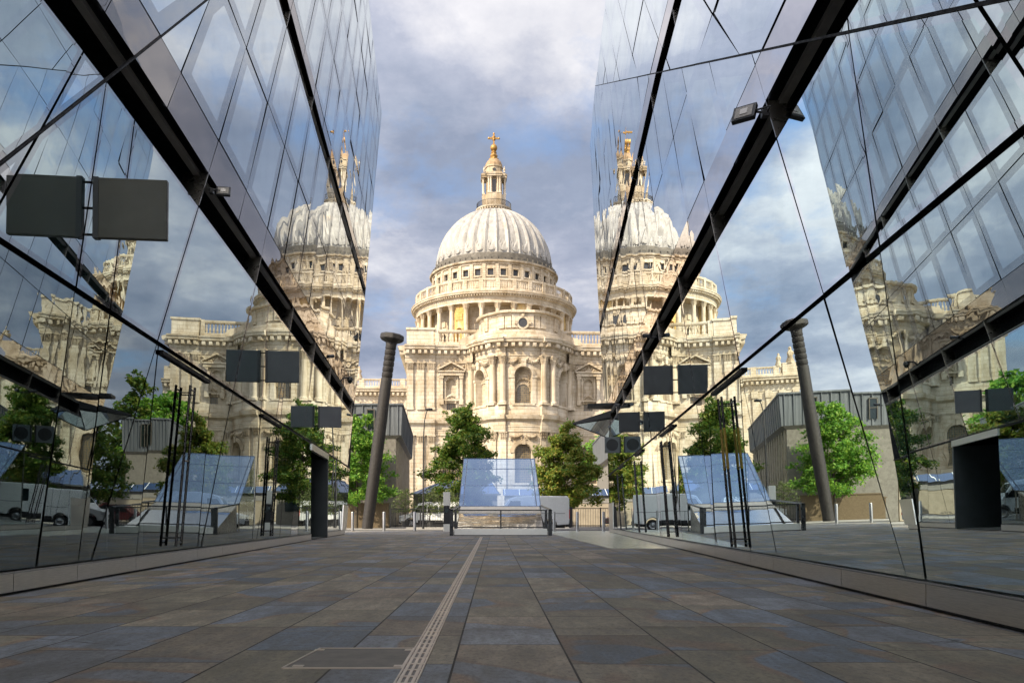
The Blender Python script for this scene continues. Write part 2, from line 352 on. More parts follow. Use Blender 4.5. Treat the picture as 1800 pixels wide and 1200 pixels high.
# ------------------------------------------------------------------ mesh helpers
class MB:
    def __init__(s): s.v = []; s.f = []; s.m = []; s.cur = 0
    def quad(s, *pts):
        i = len(s.v); s.v += [tuple(p) for p in pts]; s.f.append(tuple(range(i, i+len(pts)))); s.m.append(s.cur)
    def box(s, x0, x1, y0, y1, z0, z1, fn=None):
        c = [(x0, y0, z0), (x1, y0, z0), (x1, y1, z0), (x0, y1, z0), (x0, y0, z1), (x1, y0, z1), (x1, y1, z1), (x0, y1, z1)]
        s.hexa([fn(*p) for p in c] if fn else c)
    def hexa(s, c):
        i = len(s.v); s.v += [tuple(p) for p in c]
        for f in ((3, 2, 1, 0), (4, 5, 6, 7), (0, 1, 5, 4), (1, 2, 6, 5), (2, 3, 7, 6), (3, 0, 4, 7)):
            s.f.append(tuple(i+k for k in f)); s.m.append(s.cur)
    def lathe(s, prof, n=12, c=(0, 0), a0=0.0, a1=2*math.pi, mod=None, cap=True):
        full = abs(a1-a0-2*math.pi) < 1e-6; i = len(s.v); k = n if full else n+1
        for r, z in prof:
            for j in range(k):
                a = a0+(a1-a0)*j/n; rr = r*(mod(a, z) if mod else 1)
                s.v.append((c[0]+rr*math.sin(a), c[1]-rr*math.cos(a), z))
        for p in range(len(prof)-1):
            for j in range(n):
                j2 = (j+1) % k
                s.f.append((i+p*k+j, i+p*k+j2, i+(p+1)*k+j2, i+(p+1)*k+j)); s.m.append(s.cur)
        if cap and full:
            s.f.append(tuple(i+(len(prof)-1)*k+j for j in range(k))); s.m.append(s.cur)
            s.f.append(tuple(i+j for j in reversed(range(k)))); s.m.append(s.cur)
    def tube(s, pts, rad, n=8, cap=True):
        pts = [Vector(p) for p in pts]; rads = rad if isinstance(rad, (list, tuple)) else [rad]*len(pts); i = len(s.v)
        for k, p in enumerate(pts):
            d = (pts[min(k+1, len(pts)-1)]-pts[max(k-1, 0)]).normalized()
            a = d.cross(Vector((0.3, 0.2, 1)) if abs(d.z) < 0.9 else Vector((1, 0, 0))).normalized(); b = d.cross(a)
            for j in range(n):
                t = 2*math.pi*j/n; s.v.append(tuple(p+(a*math.cos(t)+b*math.sin(t))*rads[k]))
        for k in range(len(pts)-1):
            for j in range(n):
                s.f.append((i+k*n+j, i+k*n+(j+1) % n, i+(k+1)*n+(j+1) % n, i+(k+1)*n+j)); s.m.append(s.cur)
        if cap:
            s.f.append(tuple(i+j for j in reversed(range(n)))); s.m.append(s.cur)
            e = i+(len(pts)-1)*n; s.f.append(tuple(e+j for j in range(n))); s.m.append(s.cur)
    def prism(s, poly, y0, y1, fn=lambda x, y, z: (x, y, z)):
        # poly of (x, z), extruded from y0 to y1
        i = len(s.v); n = len(poly)
        s.v += [tuple(fn(x, y0, z)) for x, z in poly]+[tuple(fn(x, y1, z)) for x, z in poly]
        s.f.append(tuple(range(i, i+n))); s.f.append(tuple(reversed(range(i+n, i+2*n)))); s.m += [s.cur]*2
        for k in range(n):
            s.f.append((i+(k+1) % n, i+k, i+n+k, i+n+(k+1) % n)); s.m.append(s.cur)
    def mesh(s, name, mats, smooth=False, fix=True):
        me = bpy.data.meshes.new(name); me.from_pydata(s.v, [], s.f); me.update()
        for m in (mats if isinstance(mats, (list, tuple)) else [mats]): me.materials.append(MAT[m])
        me.polygons.foreach_set('material_index', s.m)
        if fix:
            import bmesh
            bm = bmesh.new(); bm.from_mesh(me); bmesh.ops.remove_doubles(bm, verts=bm.verts, dist=1e-4)
            bmesh.ops.recalc_face_normals(bm, faces=bm.faces); bm.to_mesh(me); bm.free()
        if smooth:
            me.polygons.foreach_set('use_smooth', [True]*len(me.polygons)); me.set_sharp_from_angle(angle=R(38))
        return me
    def obj(s, name, mats, parent=None, smooth=False, bevel=0, fix=True, loc=None):
        o = bpy.data.objects.new(name, s.mesh(name, mats, smooth, fix)); C.objects.link(o)
        if parent: o.parent = parent
        if loc: o.location = loc
        if bevel:
            b = o.modifiers.new('bevel', 'BEVEL'); b.width = bevel; b.segments = 2; b.limit_method = 'ANGLE'
        return o
def tag(o, label, cat, group=None, kind=None):
    if label: o['label'] = label
    if cat: o['category'] = cat
    if group: o['group'] = group
    if kind: o['kind'] = kind
    return o
def thing(name, label, cat, loc=(0, 0, 0), rz=0, group=None):
    o = bpy.data.objects.new(name, None); C.objects.link(o); o.location = loc; o.rotation_euler = (0, 0, rz)
    o.empty_display_size = 0.3
    return tag(o, label, cat, group)
def inst(me, name, parent, loc=(0, 0, 0), rz=0):
    o = bpy.data.objects.new(name, me); C.objects.link(o); o.parent = parent; o.location = loc; o.rotation_euler = (0, 0, rz); return o
def dup(root, loc, rz, label):
    r = root.copy(); C.objects.link(r); r.location = loc; r.rotation_euler = (0, 0, rz); r['label'] = label
    for ch in list(root.children):
        c = ch.copy(); C.objects.link(c); c.parent = r
        for g in list(ch.children):
            d = g.copy(); C.objects.link(d); d.parent = c
    return r
def struct(mb, name, mat): return tag(mb.obj(name, mat), None, None, None, 'structure')

# ------------------------------------------------------------------ ground
def ground():
    m = MB(); m.quad((-2500, -600, -0.16), (2500, -600, -0.16), (2500, 3500, -0.16), (-2500, 3500, -0.16)); struct(m, 'ground', 'far_ground')
    m = MB(); m.box(-40, 40, -60, 49.7, -0.5, 0.0); struct(m, 'pavement', 'york_stone_paving')
    m = MB(); m.quad((-200, 50.05, -0.12), (200, 50.05, -0.12), (200, 63, -0.12), (-200, 63, -0.12)); struct(m, 'road', 'asphalt')
    m = MB(); m.box(-40, 40, 49.7, 50.0, -0.4, 0.004); m.box(-80, 80, 63, 63.3, -0.4, -0.05)
    struct(m, 'kerb', 'kerb_granite')
    m = MB(); m.box(-80, 80, 63.3, 125, -0.4, -0.054); struct(m, 'far_pavement', 'kerb_granite')
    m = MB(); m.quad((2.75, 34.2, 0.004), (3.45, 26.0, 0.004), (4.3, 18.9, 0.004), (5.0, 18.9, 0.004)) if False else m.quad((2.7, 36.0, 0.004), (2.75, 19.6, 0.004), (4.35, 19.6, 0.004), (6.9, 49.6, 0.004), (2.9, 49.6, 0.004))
    struct(m, 'painted_sun_patch', 'sun_patch_pale')  # reflected sun on the paving, painted as a pale sheet
    m = MB()
    for y in (5.33, 8.35, 14.2): m.quad((-4.9, y-0.55, 0.004), (3.6, y+0.25, 0.004), (3.6, y+0.262, 0.004), (-4.9, y-0.538, 0.004))
    struct(m, 'expansion_joint', 'joint_pale')
ground()
def drain():
    t = thing('drain_channel', 'long narrow slotted steel drain channel running along the passage paving', 'drain', (-0.45, 17, 0))
    m = MB(); L = 15.6
    for a, b in ((-0.050, -0.042), (0.042, 0.050)): m.box(a, b, -L, L-0.3, -0.002, 0.008)
    m.box(-0.037, -0.022, -L, L-0.3, -0.002, 0.007); m.box(0.022, 0.037, -L, L-0.3, -0.002, 0.007); m.box(-0.007, 0.007, -L, L-0.3, -0.002, 0.007)
    y = -L
    while y < L-0.4:
        m.box(-0.046, 0.046, y, y+0.03, -0.002, 0.0065); y += 0.16
    m.obj('grating', 'drain_steel', t)
    m = MB(); m.box(-0.046, 0.046, -L, L-0.3, -0.02, 0.003); m.obj('gutter', 'joint_black', t)
    t.rotation_euler = (0, 0, math.atan2(0.14, 27.3))
    t = thing('access_cover', 'recessed paving slab access cover in a thin steel frame beside the drain', 'cover', (-0.70, 4.16, 0))
    m = MB(); m.box(-0.30, 0.27, -0.30, -0.288, 0, 0.007); m.box(-0.25, 0.27, 0.288, 0.30, 0, 0.007)
    m.hexa([(-0.30, -0.288, 0), (-0.288, -0.288, 0), (-0.238, 0.288, 0), (-0.25, 0.288, 0), (-0.30, -0.288, 0.007), (-0.288, -0.288, 0.007), (-0.238, 0.288, 0.007), (-0.25, 0.288, 0.007)])
    m.box(0.258, 0.27, -0.288, 0.288, 0, 0.007)
    for x in (-0.28, 0.20):
        for y in (-0.28, 0.2): m.box(x+0.02, x+0.07, y+0.02, y+0.06, 0, 0.006)
    m.obj('frame', 'drain_steel', t)
    m = MB(); m.quad((-0.288, -0.288, 0.003), (0.258, -0.288, 0.003), (0.258, 0.288, 0.003), (-0.238, 0.288, 0.003)); m.obj('slab_infill', 'cover_slab', t)
drain()

# ------------------------------------------------------------------ the two mirror-glass buildings of the passage
def clip(poly, a, b, c):
    # split convex poly by the line a*s+b*h=c -> (neg side, pos side)
    neg, pos = [], []; n = len(poly)
    for i in range(n):
        p, q = poly[i], poly[(i+1) % n]; dp = a*p[0]+b*p[1]-c; dq = a*q[0]+b*q[1]-c
        (neg if dp <= 0 else pos).append(p)
        if (dp < -1e-9 and dq > 1e-9) or (dp > 1e-9 and dq < -1e-9):
            t = dp/(dp-dq); x = (p[0]+(q[0]-p[0])*t, p[1]+(q[1]-p[1])*t); neg.append(x); pos.append(x)
    return (neg if len(neg) > 2 else None), (pos if len(pos) > 2 else None)
def area(p): return abs(sum(p[i][0]*p[(i+1) % len(p)][1]-p[(i+1) % len(p)][0]*p[i][1] for i in range(len(p))))/2
def inset(poly, d):
    n = len(poly); A = sum(poly[i][0]*poly[(i+1) % n][1]-poly[(i+1) % n][0]*poly[i][1] for i in range(n))
    if A < 0: poly = poly[::-1]
    out = poly
    for i in range(n):
        p, q = poly[i], poly[(i+1) % n]; ex, ey = q[0]-p[0], q[1]-p[1]; l = math.hypot(ex, ey)
        if l < 1e-4: continue
        a, b = ey/l, -ex/l      # outward normal for ccw
        out, _ = clip(out, a, b, a*p[0]+b*p[1]-d) if out else (None, None)
        if not out: return None
    return out
def clean(p):
    o = [x for i, x in enumerate(p) if math.hypot(x[0]-p[i-1][0], x[1]-p[i-1][1]) > 0.004]
    return o if len(o) > 2 else None

class Facade:
    def __init__(s, P0, u, tilt, sgn, end, fold, foldang, top, z):
        s.P0 = Vector(P0+(0,)); s.u = Vector(u+(0,)).normalized(); n = Vector((s.u.y, -s.u.x, 0))*sgn
        s.nh = n; s.v = n*math.sin(R(tilt))+Vector((0, 0, 1))*math.cos(R(tilt)); s.n = n*math.cos(R(tilt))-Vector((0, 0, 1))*math.sin(R(tilt))
        s.end = end; s.fold = fold; s.fa = math.tan(R(foldang)); s.top = top; s.z = z
        # fold: point + slope h/s -> signed distance above the line
        l = math.hypot(1, fold[2]); s.fl = (-fold[2]/l, 1/l, (-fold[2]*fold[0]+fold[1])/l)
    def dist(s, q): return s.fl[0]*q[0]+s.fl[1]*q[1]-s.fl[2]
    def P(s, a, h, d=0.0, fold=True):
        k = s.dist((a, h)); d2 = d - (s.fa*k if fold and k > 0 else 0)
        return s.P0+s.u*a+s.v*h+s.n*d2
    def endat(s, h):
        e = s.end
        for (s0, h0), (s1, h1) in zip(e, e[1:]):
            if h <= h1: return s0+(s1-s0)*(h-h0)/(h1-h0)
        return e[-1][0]
    def strip(s, h0, h1, smin):
        ks = [h for _, h in s.end if h0 < h < h1]
        return [(smin, h0)]+[(s.endat(h), h) for h in [h0]+ks+[h1]]+[(smin, h1)]

def build_facade(F, root, cfg):
    SM = -9.0; SPL = cfg['splay']
    def split(polys, lines):
        for (a, b, c) in lines:
            nx = []
            for p in polys:
                for r in clip(p, a, b, c):
                    if r and area(r) > 0.003: nx.append(r)
            polys = nx
        return polys
    def line(sb, slope, h0=0.0): return (1.0, -slope, sb-slope*h0)      # s - slope*h = sb - slope*h0
    fl = F.fl
    def pane(poly, gap, frit, mats, name, parts, tilt=0.0016):
        p = inset(poly, gap); p = clean(p) if p else None
        if not p or area(p) < 0.01: return
        cs = sum(x[0] for x in p)/len(p); ch = sum(x[1] for x in p)/len(p); ta, tb = rng.normal(0, tilt, 2)
        off = lambda q: ta*(q[0]-cs)+tb*(q[1]-ch)*1.5
        m = MB(); q = inset(p, frit) if frit else None; q = clean(q) if q else None
        if q and area(q) > 0.02:
            m.quad(*[F.P(x[0], x[1], off(x)) for x in q])
            m.cur = 1; n = len(p)
            # frit margin: clip the outer polygon by every inner edge
            rest = p
            A = sum(q[i][0]*q[(i+1) % len(q)][1]-q[(i+1) % len(q)][0]*q[i][1] for i in range(len(q)))
            if A < 0: q = q[::-1]
            for i in range(len(q)):
                a0, b0 = q[i], q[(i+1) % len(q)]; ex, ey = b0[0]-a0[0], b0[1]-a0[1]; l = math.hypot(ex, ey)
                if l < 1e-4: continue
                a, b = ey/l, -ex/l; neg, pos = clip(rest, a, b, a*a0[0]+b*a0[1])
                if pos and area(pos) > 1e-4: m.quad(*[F.P(x[0], x[1], off(x)) for x in pos])
                rest = neg
                if not rest: break
        else:
            if frit: m.cur = 1 if False else 0
            m.quad(*[F.P(x[0], x[1], off(x)) for x in p])
        parts.append((area(p), m, mats, name))
    z = cfg['z']; sl = cfg['slope']; sp = cfg['step']; s0 = cfg['s0']
    lines_all = [line(s0+sp*k, sl) for k in range(-14, 40)]
    lines_two = [line(s0+cfg['low0']+2*sp*k, sl) for k in range(-8, 20)]
    parts = []
    def zone(h0, h1, lines, gap, frit, mats, name, usefold=True, sm=SM):
        polys = split([F.strip(h0, h1, sm)], lines)
        if usefold: polys = split(polys, [(fl[0], fl[1], fl[2])])
        for p in polys:
            if cfg.get('portal') and h1 <= z['t1']+0.05:
                a, b = cfg['portal']
                for half in [p]:
                    cs = sum(x[0] for x in half)/len(half); 
                    if a < cs < b: half = None
                    if half: pane(half, gap, frit, mats, name, parts)
            else: pane(p, gap, frit, mats, name, parts)
    low = lines_two+[line(a, b) for a, b in cfg['low_extra']]
    if cfg.get('portal'): low = [l for l in low if not (cfg['portal'][0]-0.4 < l[2] < cfg['portal'][1]+0.1)]+[line(cfg['portal'][0], 0.0), line(cfg['portal'][1], 0.0)]
    g = 0.017
    zone(0.215, z['t1']-0.02, low, g, 0.0, ['facade_glass_low'], 'glass_pane')
    zone(z['t1']+0.02, z['s1']-0.03, lines_two+[line(a, b) for a, b in cfg['mid_extra']], g, 0.06, ['facade_glass_flat', 'fritted_glass'], 'glass_pane')
    up = list(lines_all)
    upf = [line(cfg['fold_s0']+cfg['fold_step']*k, cfg['fold_slope']) for k in range(-6, 14)] if 'fold_s0' in cfg else None
    def upper(h0, h1, mats, name, frit, gp=g):
        polys = split([F.strip(h0, h1, SM)], [(fl[0], fl[1], fl[2])])
        for p in polys:
            c = (sum(x[0] for x in p)/len(p), sum(x[1] for x in p)/len(p)); above = F.dist(c) > 0
            for q in split([p], (upf if (above and upf) else up)): pane(q, gp, frit, mats, name, parts, 0.0035)
    upper(z['s1e'], z['sp'], ['spandrel_panel'], 'spandrel_panel', 0.0, 0.008)
    upper(z['sp'], z['mid'], ['facade_glass', 'fritted_glass'], 'glass_pane', 0.26)
    upper(z['mid'], z['s2'], ['facade_glass', 'fritted_glass'], 'glass_pane', 0.26)
    upper(z['s2e'], z['sp2'], ['spandrel_panel'], 'spandrel_panel', 0.0, 0.008)
    hs = [z['sp2']]+cfg['rows']+[F.top]
    for a, b in zip(hs, hs[1:]): upper(a, b, ['facade_glass', 'fritted_glass'], 'glass_pane', 0.34)
    # the biggest hundred of each become parts of their own, the others one part
    for nm in ('glass_pane', 'spandrel_panel'):
        ps = sorted([p for p in parts if p[3] == nm], key=lambda p: -min(p[0], 50)/(max(1.0, (Vector(p[1].v[0])-Vector((0, 0, 0.7))).length)**2))
        for a, m, mats, n in ps[:96]: m.obj(n, mats, root, fix=False)
        if ps[96:]:
            mm = MB()
            for a, m, mats, n in ps[96:]:
                i = len(mm.v); mm.v += m.v; mm.f += [tuple(i+k for k in f) for f in m.f]; mm.m += m.m
            o = mm.obj(nm, ['facade_glass', 'fritted_glass'] if nm == 'glass_pane' else ['spandrel_panel'], root, fix=False); o['kind'] = 'stuff'
    # dark backing behind the joints, leaving the slots open
    m = MB()
    for h0, h1 in ((z['s1e'], z['s2']), (z['s2e'], F.top)):
        polys = split([F.strip(h0, h1, SM)], [(fl[0], fl[1], fl[2])])
        if cfg.get('portal') and h0 == 0.0:
            a, b = cfg['portal']; polys = split(polys, [(1, 0, a), (1, 0, b), (0, 1, z['t1']-0.02)])
            polys = [p for p in polys if not (a < sum(x[0] for x in p)/len(p) < b and max(x[1] for x in p) < z['t1'])]
        for p in polys: m.quad(*[F.P(x[0], x[1], -0.03) for x in p])
    m.obj('joint_backing', 'joint_black', root)
    # recessed slots with stepped louvres and thin bright edges
    for h0, h1 in ((z['s1'], z['s1e']), (z['s2'], z['s2e'])):
        m = MB(); e0, e1 = F.endat(h0), F.endat(h1)
        m.quad(F.P(SM, h0, -0.55), F.P(e0, h0, -0.55), F.P(e1, h1, -0.55), F.P(SM, h1, -0.55))
        m.quad(F.P(SM, h0, -0.55), F.P(e0, h0, -0.55), F.P(e0, h0, -0.03), F.P(SM, h0, -0.03))
        m.quad(F.P(SM, h1, -0.55), F.P(e1, h1, -0.55), F.P(e1, h1, -0.03), F.P(SM, h1, -0.03))
        for k in range(7):
            hh = h0+(h1-h0)*(k+0.5)/7; ee = F.endat(hh)
            m.hexa([F.P(a, b, c) for c in (-0.42, -0.40) for a, b in ((SM, hh-0.02), (ee, hh-0.02), (ee, hh+0.02), (SM, hh+0.02))])
        m.obj('slot_recess', 'slot_black', root)
        m = MB()
        for hh in (h0-0.010, h0+0.055, h1+0.0, h1-0.065):
            ee = F.endat(hh)
            m.hexa([F.P(a, b, c) for c in (-0.10, 0.012) for a, b in ((SM, hh-0.007), (ee, hh-0.007), (ee, hh+0.007), (SM, hh+0.007))])
        m.obj('slot_trim', 'trim_steel', root)
        m = MB()
        for k in range(0, 12):
            hh = (h0+h1)/2; a = s0+cfg['low0']+2*sp*k+sl*h0
            if h0 > 8: a = s0+sp*2*k+sl*h0
            if a < 0.5 or a > F.endat(h0)-0.4: continue
            b = a+sl*(h1-h0)
            m = MB(); m.hexa([F.P(x, y, d) for d in (-0.40, 0.0) for x, y in ((a, h0), (a+0.02, h0), (b+0.02, h1), (b, h1))])
            m.obj('slot_fin', 'steel_mid', root)
    # transom and fold bars, standing proud
    m = MB(); t = z['t1']; e = F.endat(t)
    segs = [(SM, e)] if not cfg.get('portal') else [(SM, cfg['portal'][0]), (cfg['portal'][1], e)]
    for a, b in [(SM, e)]: m.hexa([F.P(x, y, d) for d in (-0.02, 0.035) for x, y in ((a, t-0.028), (b, t-0.028), (b, t+0.028), (a, t+0.028))])
    m.obj('transom', 'bar_dark', root)
    m = MB(); s1 = SM+0.02; h1 = F.fold[1]+F.fold[2]*(s1-F.fold[0]); h2 = F.top; s2 = F.fold[0]+(h2-F.fold[1])/F.fold[2]
    if s2 > F.endat(h2): s2 = F.endat(h2); h2 = F.fold[1]+F.fold[2]*(s2-F.fold[0])
    w = 0.014
    m.hexa([F.P(x, y, d, False) for d in (-0.02, 0.02) for x, y in ((s1, h1-w), (s2, h2-w), (s2, h2+w), (s1, h1+w))])
    m.obj('fold_bar', 'bar_dark', root)
    # stainless plinth in lengths
    m = MB(); a = SM; e = F.endat(0.1)
    stops = sorted(cfg['plinth']); stops = [SM]+[x for x in stops if SM < x < e]+[e]
    for a, b in zip(stops, stops[1:]):
        if cfg.get('portal') and cfg['portal'][0]-0.01 <= a and b <= cfg['portal'][1]+0.01: continue
        m = MB(); m.hexa([F.P(x, y, d) for d in (-0.10, 0.02) for x, y in ((a+0.006, 0.028), (b-0.006, 0.028), (b-0.006, 0.195), (a+0.006, 0.195))])
        pl = m.obj('plinth', 'plinth_steel', root)
        m = MB(); m.hexa([F.P(x, y, d) for d in (-0.10, 0.026) for x, y in ((a+0.006, 0.1975), (b-0.006, 0.1975), (b-0.006, 0.212), (a+0.006, 0.212))]); m.obj('plinth_highlight', 'trim_steel', pl)  # pale strip painting a highlight along the plinth's top edge
    m = MB(); m.hexa([F.P(x, y, d) for d in (-0.12, 0.0) for x, y in ((SM, 0.0), (cfg['portal'][0] if cfg.get('portal') else e, 0.0), (cfg['portal'][0] if cfg.get('portal') else e, 0.20), (SM, 0.20))])
    m.obj('shadow_gap', 'joint_black', root)
    # the bulk of the building behind the glass
    m = MB(); W = 18
    out = [(SM-16, 0.0)]+[(a, b) for a, b in F.end]+[(SM-16, F.top)]
    f = lambda q, d: F.P(q[0], q[1], d, False)
    dn = -0.6 if not cfg.get('portal') else -0.6
    out0 = out; out = [(q[0]-SPL, q[1]) if 0 < k < len(out)-1 else q for k, q in enumerate(out)]; out0 = [(q[0]-SPL*4.4, q[1]) if 0 < k < len(out)-1 else q for k, q in enumerate(out0)]; fr = [f(q, -5.0) for q in out]; bk = [f(q, -5.0)-F.nh*W for q in out0]  # unseen end face slanted back, shaped so the sun reaches the trees
    m.quad(*fr)
    if cfg.get('portal'):
        a, b = cfg['portal']; hp = z['t1']-0.02; mp = MB()
        mp.hexa([f(q, d) for d in (-3.2, -3.0) for q in ((a, 0.0), (b, 0.0), (b, hp), (a, hp))])
        for x in (a, b): mp.hexa([f((x+k, y), d) for d in (-3.0, -0.03) for k, y in ((-0.02, 0.0), (0.02, 0.0), (0.02, hp), (-0.02, hp))])
        mp.quad(f((a, hp), -0.03), f((b, hp), -0.03), f((b, hp), -3.0), f((a, hp), -3.0)); mp.obj('doorway_lining', 'slot_black', root)
    m.quad(*bk)
    n = len(out)
    for i in range(n): m.quad(fr[i], fr[(i+1) % n], bk[(i+1) % n], bk[i])
    m.obj('building_core', 'core_dark', root)
    # closing strip of the glass skin at its free end, and the plain skin behind the camera
    m = MB(); es = list(F.end)
    for (a, b), (c, d) in zip(es, es[1:]): m.quad(F.P(a, b, 0.0), F.P(c, d, 0.0), F.P(c-SPL, d, -5.0, False), F.P(a-SPL, b, -5.0, False))
    m.quad(F.P(SM, F.top, 0.0), F.P(F.endat(F.top), F.top, 0.0), F.P(F.endat(F.top)-SPL, F.top, -5.0, False), F.P(SM, F.top, -5.0, False))
    m.obj('end_return', 'bar_dark', root)
    m = MB(); m.quad(*[F.P(x, y, -0.3, False) for x, y in ((SM-16, 0), (SM, 0), (SM, F.top), (SM-16, F.top))])
    m.obj('rear_skin', 'facade_glass', root)
    # ground-floor rooms seen dimly through the lower glass
    hs1 = z['s1']-0.06
    m = MB(); e0 = F.endat(0.0)-0.1-SPL; e1 = F.endat(hs1)-0.1-SPL
    m.quad(f((SM, 0.03), -0.06), f((e0, 0.03), -0.06), f((e0, 0.03), -5.0), f((SM, 0.03), -5.0)); m.quad(f((SM, hs1), -0.06), f((e1, hs1), -0.06), f((e1, hs1), -5.0), f((SM, hs1), -5.0))
    m.quad(f((SM, 0.03), -4.95), f((e0, 0.03), -4.95), f((e1, hs1), -4.95), f((SM, hs1), -4.95)); m.quad(f((SM, 0), -0.3), f((SM, 0), -5), f((SM, hs1), -5), f((SM, hs1), -0.3)); m.obj('interior_shell', 'interior_grey', root)
    for k in range(6):
        a = cfg['cols']+k*6.4
        if a > e0-1.5: continue
        m = MB(); c = f((a, 0), -1.6); m.lathe([(0.30, 0.03), (0.30, hs1)], 14, (c.x, c.y), cap=False); m.obj('interior_column', 'interior_pale', root, smooth=True)
        if not cfg.get('portal') or not (cfg['portal'][0]-3 < a+3 < cfg['portal'][1]+1):
            m = MB(); m.hexa([f(q, d) for d in (-3.4, -2.6) for q in ((a+1.8, 0.03), (a+3.9, 0.03), (a+3.9, 0.95), (a+1.8, 0.95))]); m.obj('counter', 'interior_pale', root)
        for q in range(3):
            m = MB(); m.hexa([f((a+1+q*1.9+dx, hh), d) for hh in (hs1-0.3, hs1-0.2) for d, dx in ((-3.2, 0), (-3.2, 0.12), (-1.0, 0.12), (-1.0, 0))]); m.obj('ceiling_baffle', 'interior_pale', root)

def handle(F, root, s, h0, h1, slope, gap=0.26, yellow=False):
    m = MB()
    for k in (0, gap):
        m.tube([F.P(s+k+slope*h0, h0, 0.11), F.P(s+k+slope*h1, h1, 0.11)], 0.021, 8)
    for hh in (h0+0.05, (h0+h1)/2+0.05, h1-0.06):
        m.tube([F.P(s+slope*hh, hh, 0.11), F.P(s+gap+slope*hh, hh, 0.11)], 0.013, 6)
    for k in (0, gap):
        for hh in (h0+0.12, h1-0.12): m.tube([F.P(s+k+slope*hh, hh, 0.0), F.P(s+k+slope*hh, hh, 0.11)], 0.010, 6)
    o = m.obj('door_handle', 'handle_bronze', root, smooth=True)
    if yellow:
        m = MB()
        for k in (0, gap):
            a, b = h0+(h1-h0)*0.50, h0+(h1-h0)*0.78
            m.tube([F.P(s+k+slope*a, a, 0.11), F.P(s+k+slope*b, b, 0.11)], 0.0235, 8)
        m.obj('yellow_tape', 'tape_yellow', o)
plain('tape_yellow', (0.30, 0.20, 0.015), 0.5)
def closer(F, root, s, w, h):
    m = MB(); m.hexa([F.P(x, y, d) for d in (0.0, 0.05) for x, y in ((s, h-0.11), (s+w, h-0.11), (s+w, h-0.05), (s, h-0.05))]); m.obj('door_closer', 'bar_dark', root)

FL = Facade((-4.478, 7.463), (-0.0806, 1), 0.5, 1, [(30.7, 0.0), (32.1, 1.45), (34.3, 5.7), (36.8, 8.3), (41.8, 14.2), (50.6, 25.4), (56.4, 32.0)], (-0.17, 3.80, 0.845), 1.6, 32.0, None)
FR = Facade((3.255, 5.075), (0.0745, 1), 0.8, -1, [(39.4, 0.0), (40.4, 4.4), (46.1, 12.05), (56.0, 28.3)], (0.17, 4.00, 0.512), 2.2, 28.3, None)
lb = thing('glass_building', 'mirror-glass office building left of the passage, with an open black doorway', 'building', (-4.478-2, 7.463+4, 0))
rb = thing('glass_building', 'mirror-glass office building right of the passage, with a row of tall door handles', 'building', (3.255+2, 5.075+6, 0))
PORTAL = (19.75, 24.2)
CFGL = dict(z=dict(t1=3.2, s1=5.93, s1e=6.70, sp=7.56, mid=10.5, s2=13.72, s2e=14.5, sp2=15.05), slope=0.75, step=2.28, s0=-0.43, low0=2.28,
            low_extra=[(0.62, 0.28), (1.60, 0.285), (3.42, 0.28), (6.35, 0.27), (10.62, 0.29), (14.0, 0.35), (17.0, 0.2), (27.5, 0.0)], mid_extra=[(0.62, 0.29), (1.60, 0.285), (10.62, 0.29), (12.4, 0.5)],
            rows=[18.8, 22.5, 26.3, 29.6], plinth=[0.2, 1.6, 3.42, 6.35, 8.0, 10.6, 14.0, 17.0, 19.75, 24.2, 27.5], portal=PORTAL, cols=1.2, splay=6.5)
CFGR = dict(cols=-0.25, splay=0.0, z=dict(t1=3.06, s1=5.56, s1e=6.27, sp=7.04, mid=9.64, s2=12.12, s2e=12.8, sp2=13.45), slope=0.70, step=2.0, s0=1.54, low0=0.0,
            low_extra=[(1.27, 0.29), (7.10, 0.2), (9.80, 0.2), (15.0, 0.25), (17.4, 0.25), (22.6, 0.3), (25.2, 0.3), (30.2, 0.3), (33.0, 0.3), (36, 0.2)], mid_extra=[(1.27, 0.29)],
            fold_s0=-4.2, fold_step=3.15, fold_slope=1.1, rows=[17.0, 20.6, 24.3], plinth=[1.3, 3.2, 5.8, 7.1, 9.8, 12.5, 15.0, 17.4, 20, 22.6, 25.2, 28, 30.2, 33, 36])
build_facade(FL, lb, CFGL); build_facade(FR, rb, CFGR)
handle(FL, lb, 4.75, 0.30, 2.80, 0.27); handle(FL, lb, 12.1, 0.30, 2.72, 0.30)
closer(FL, lb, 4.35, 2.6, 3.17); closer(FL, lb, 11.6, 2.4, 3.17)
for k, s in enumerate((7.55, 15.0, 22.1, 29.9)): handle(FR, rb, s, 0.27, 2.72, (0.38, 0.5, 0.6, 0.75)[k], 0.27, k == 0); closer(FR, rb, s-0.2, 2.5, 3.03)
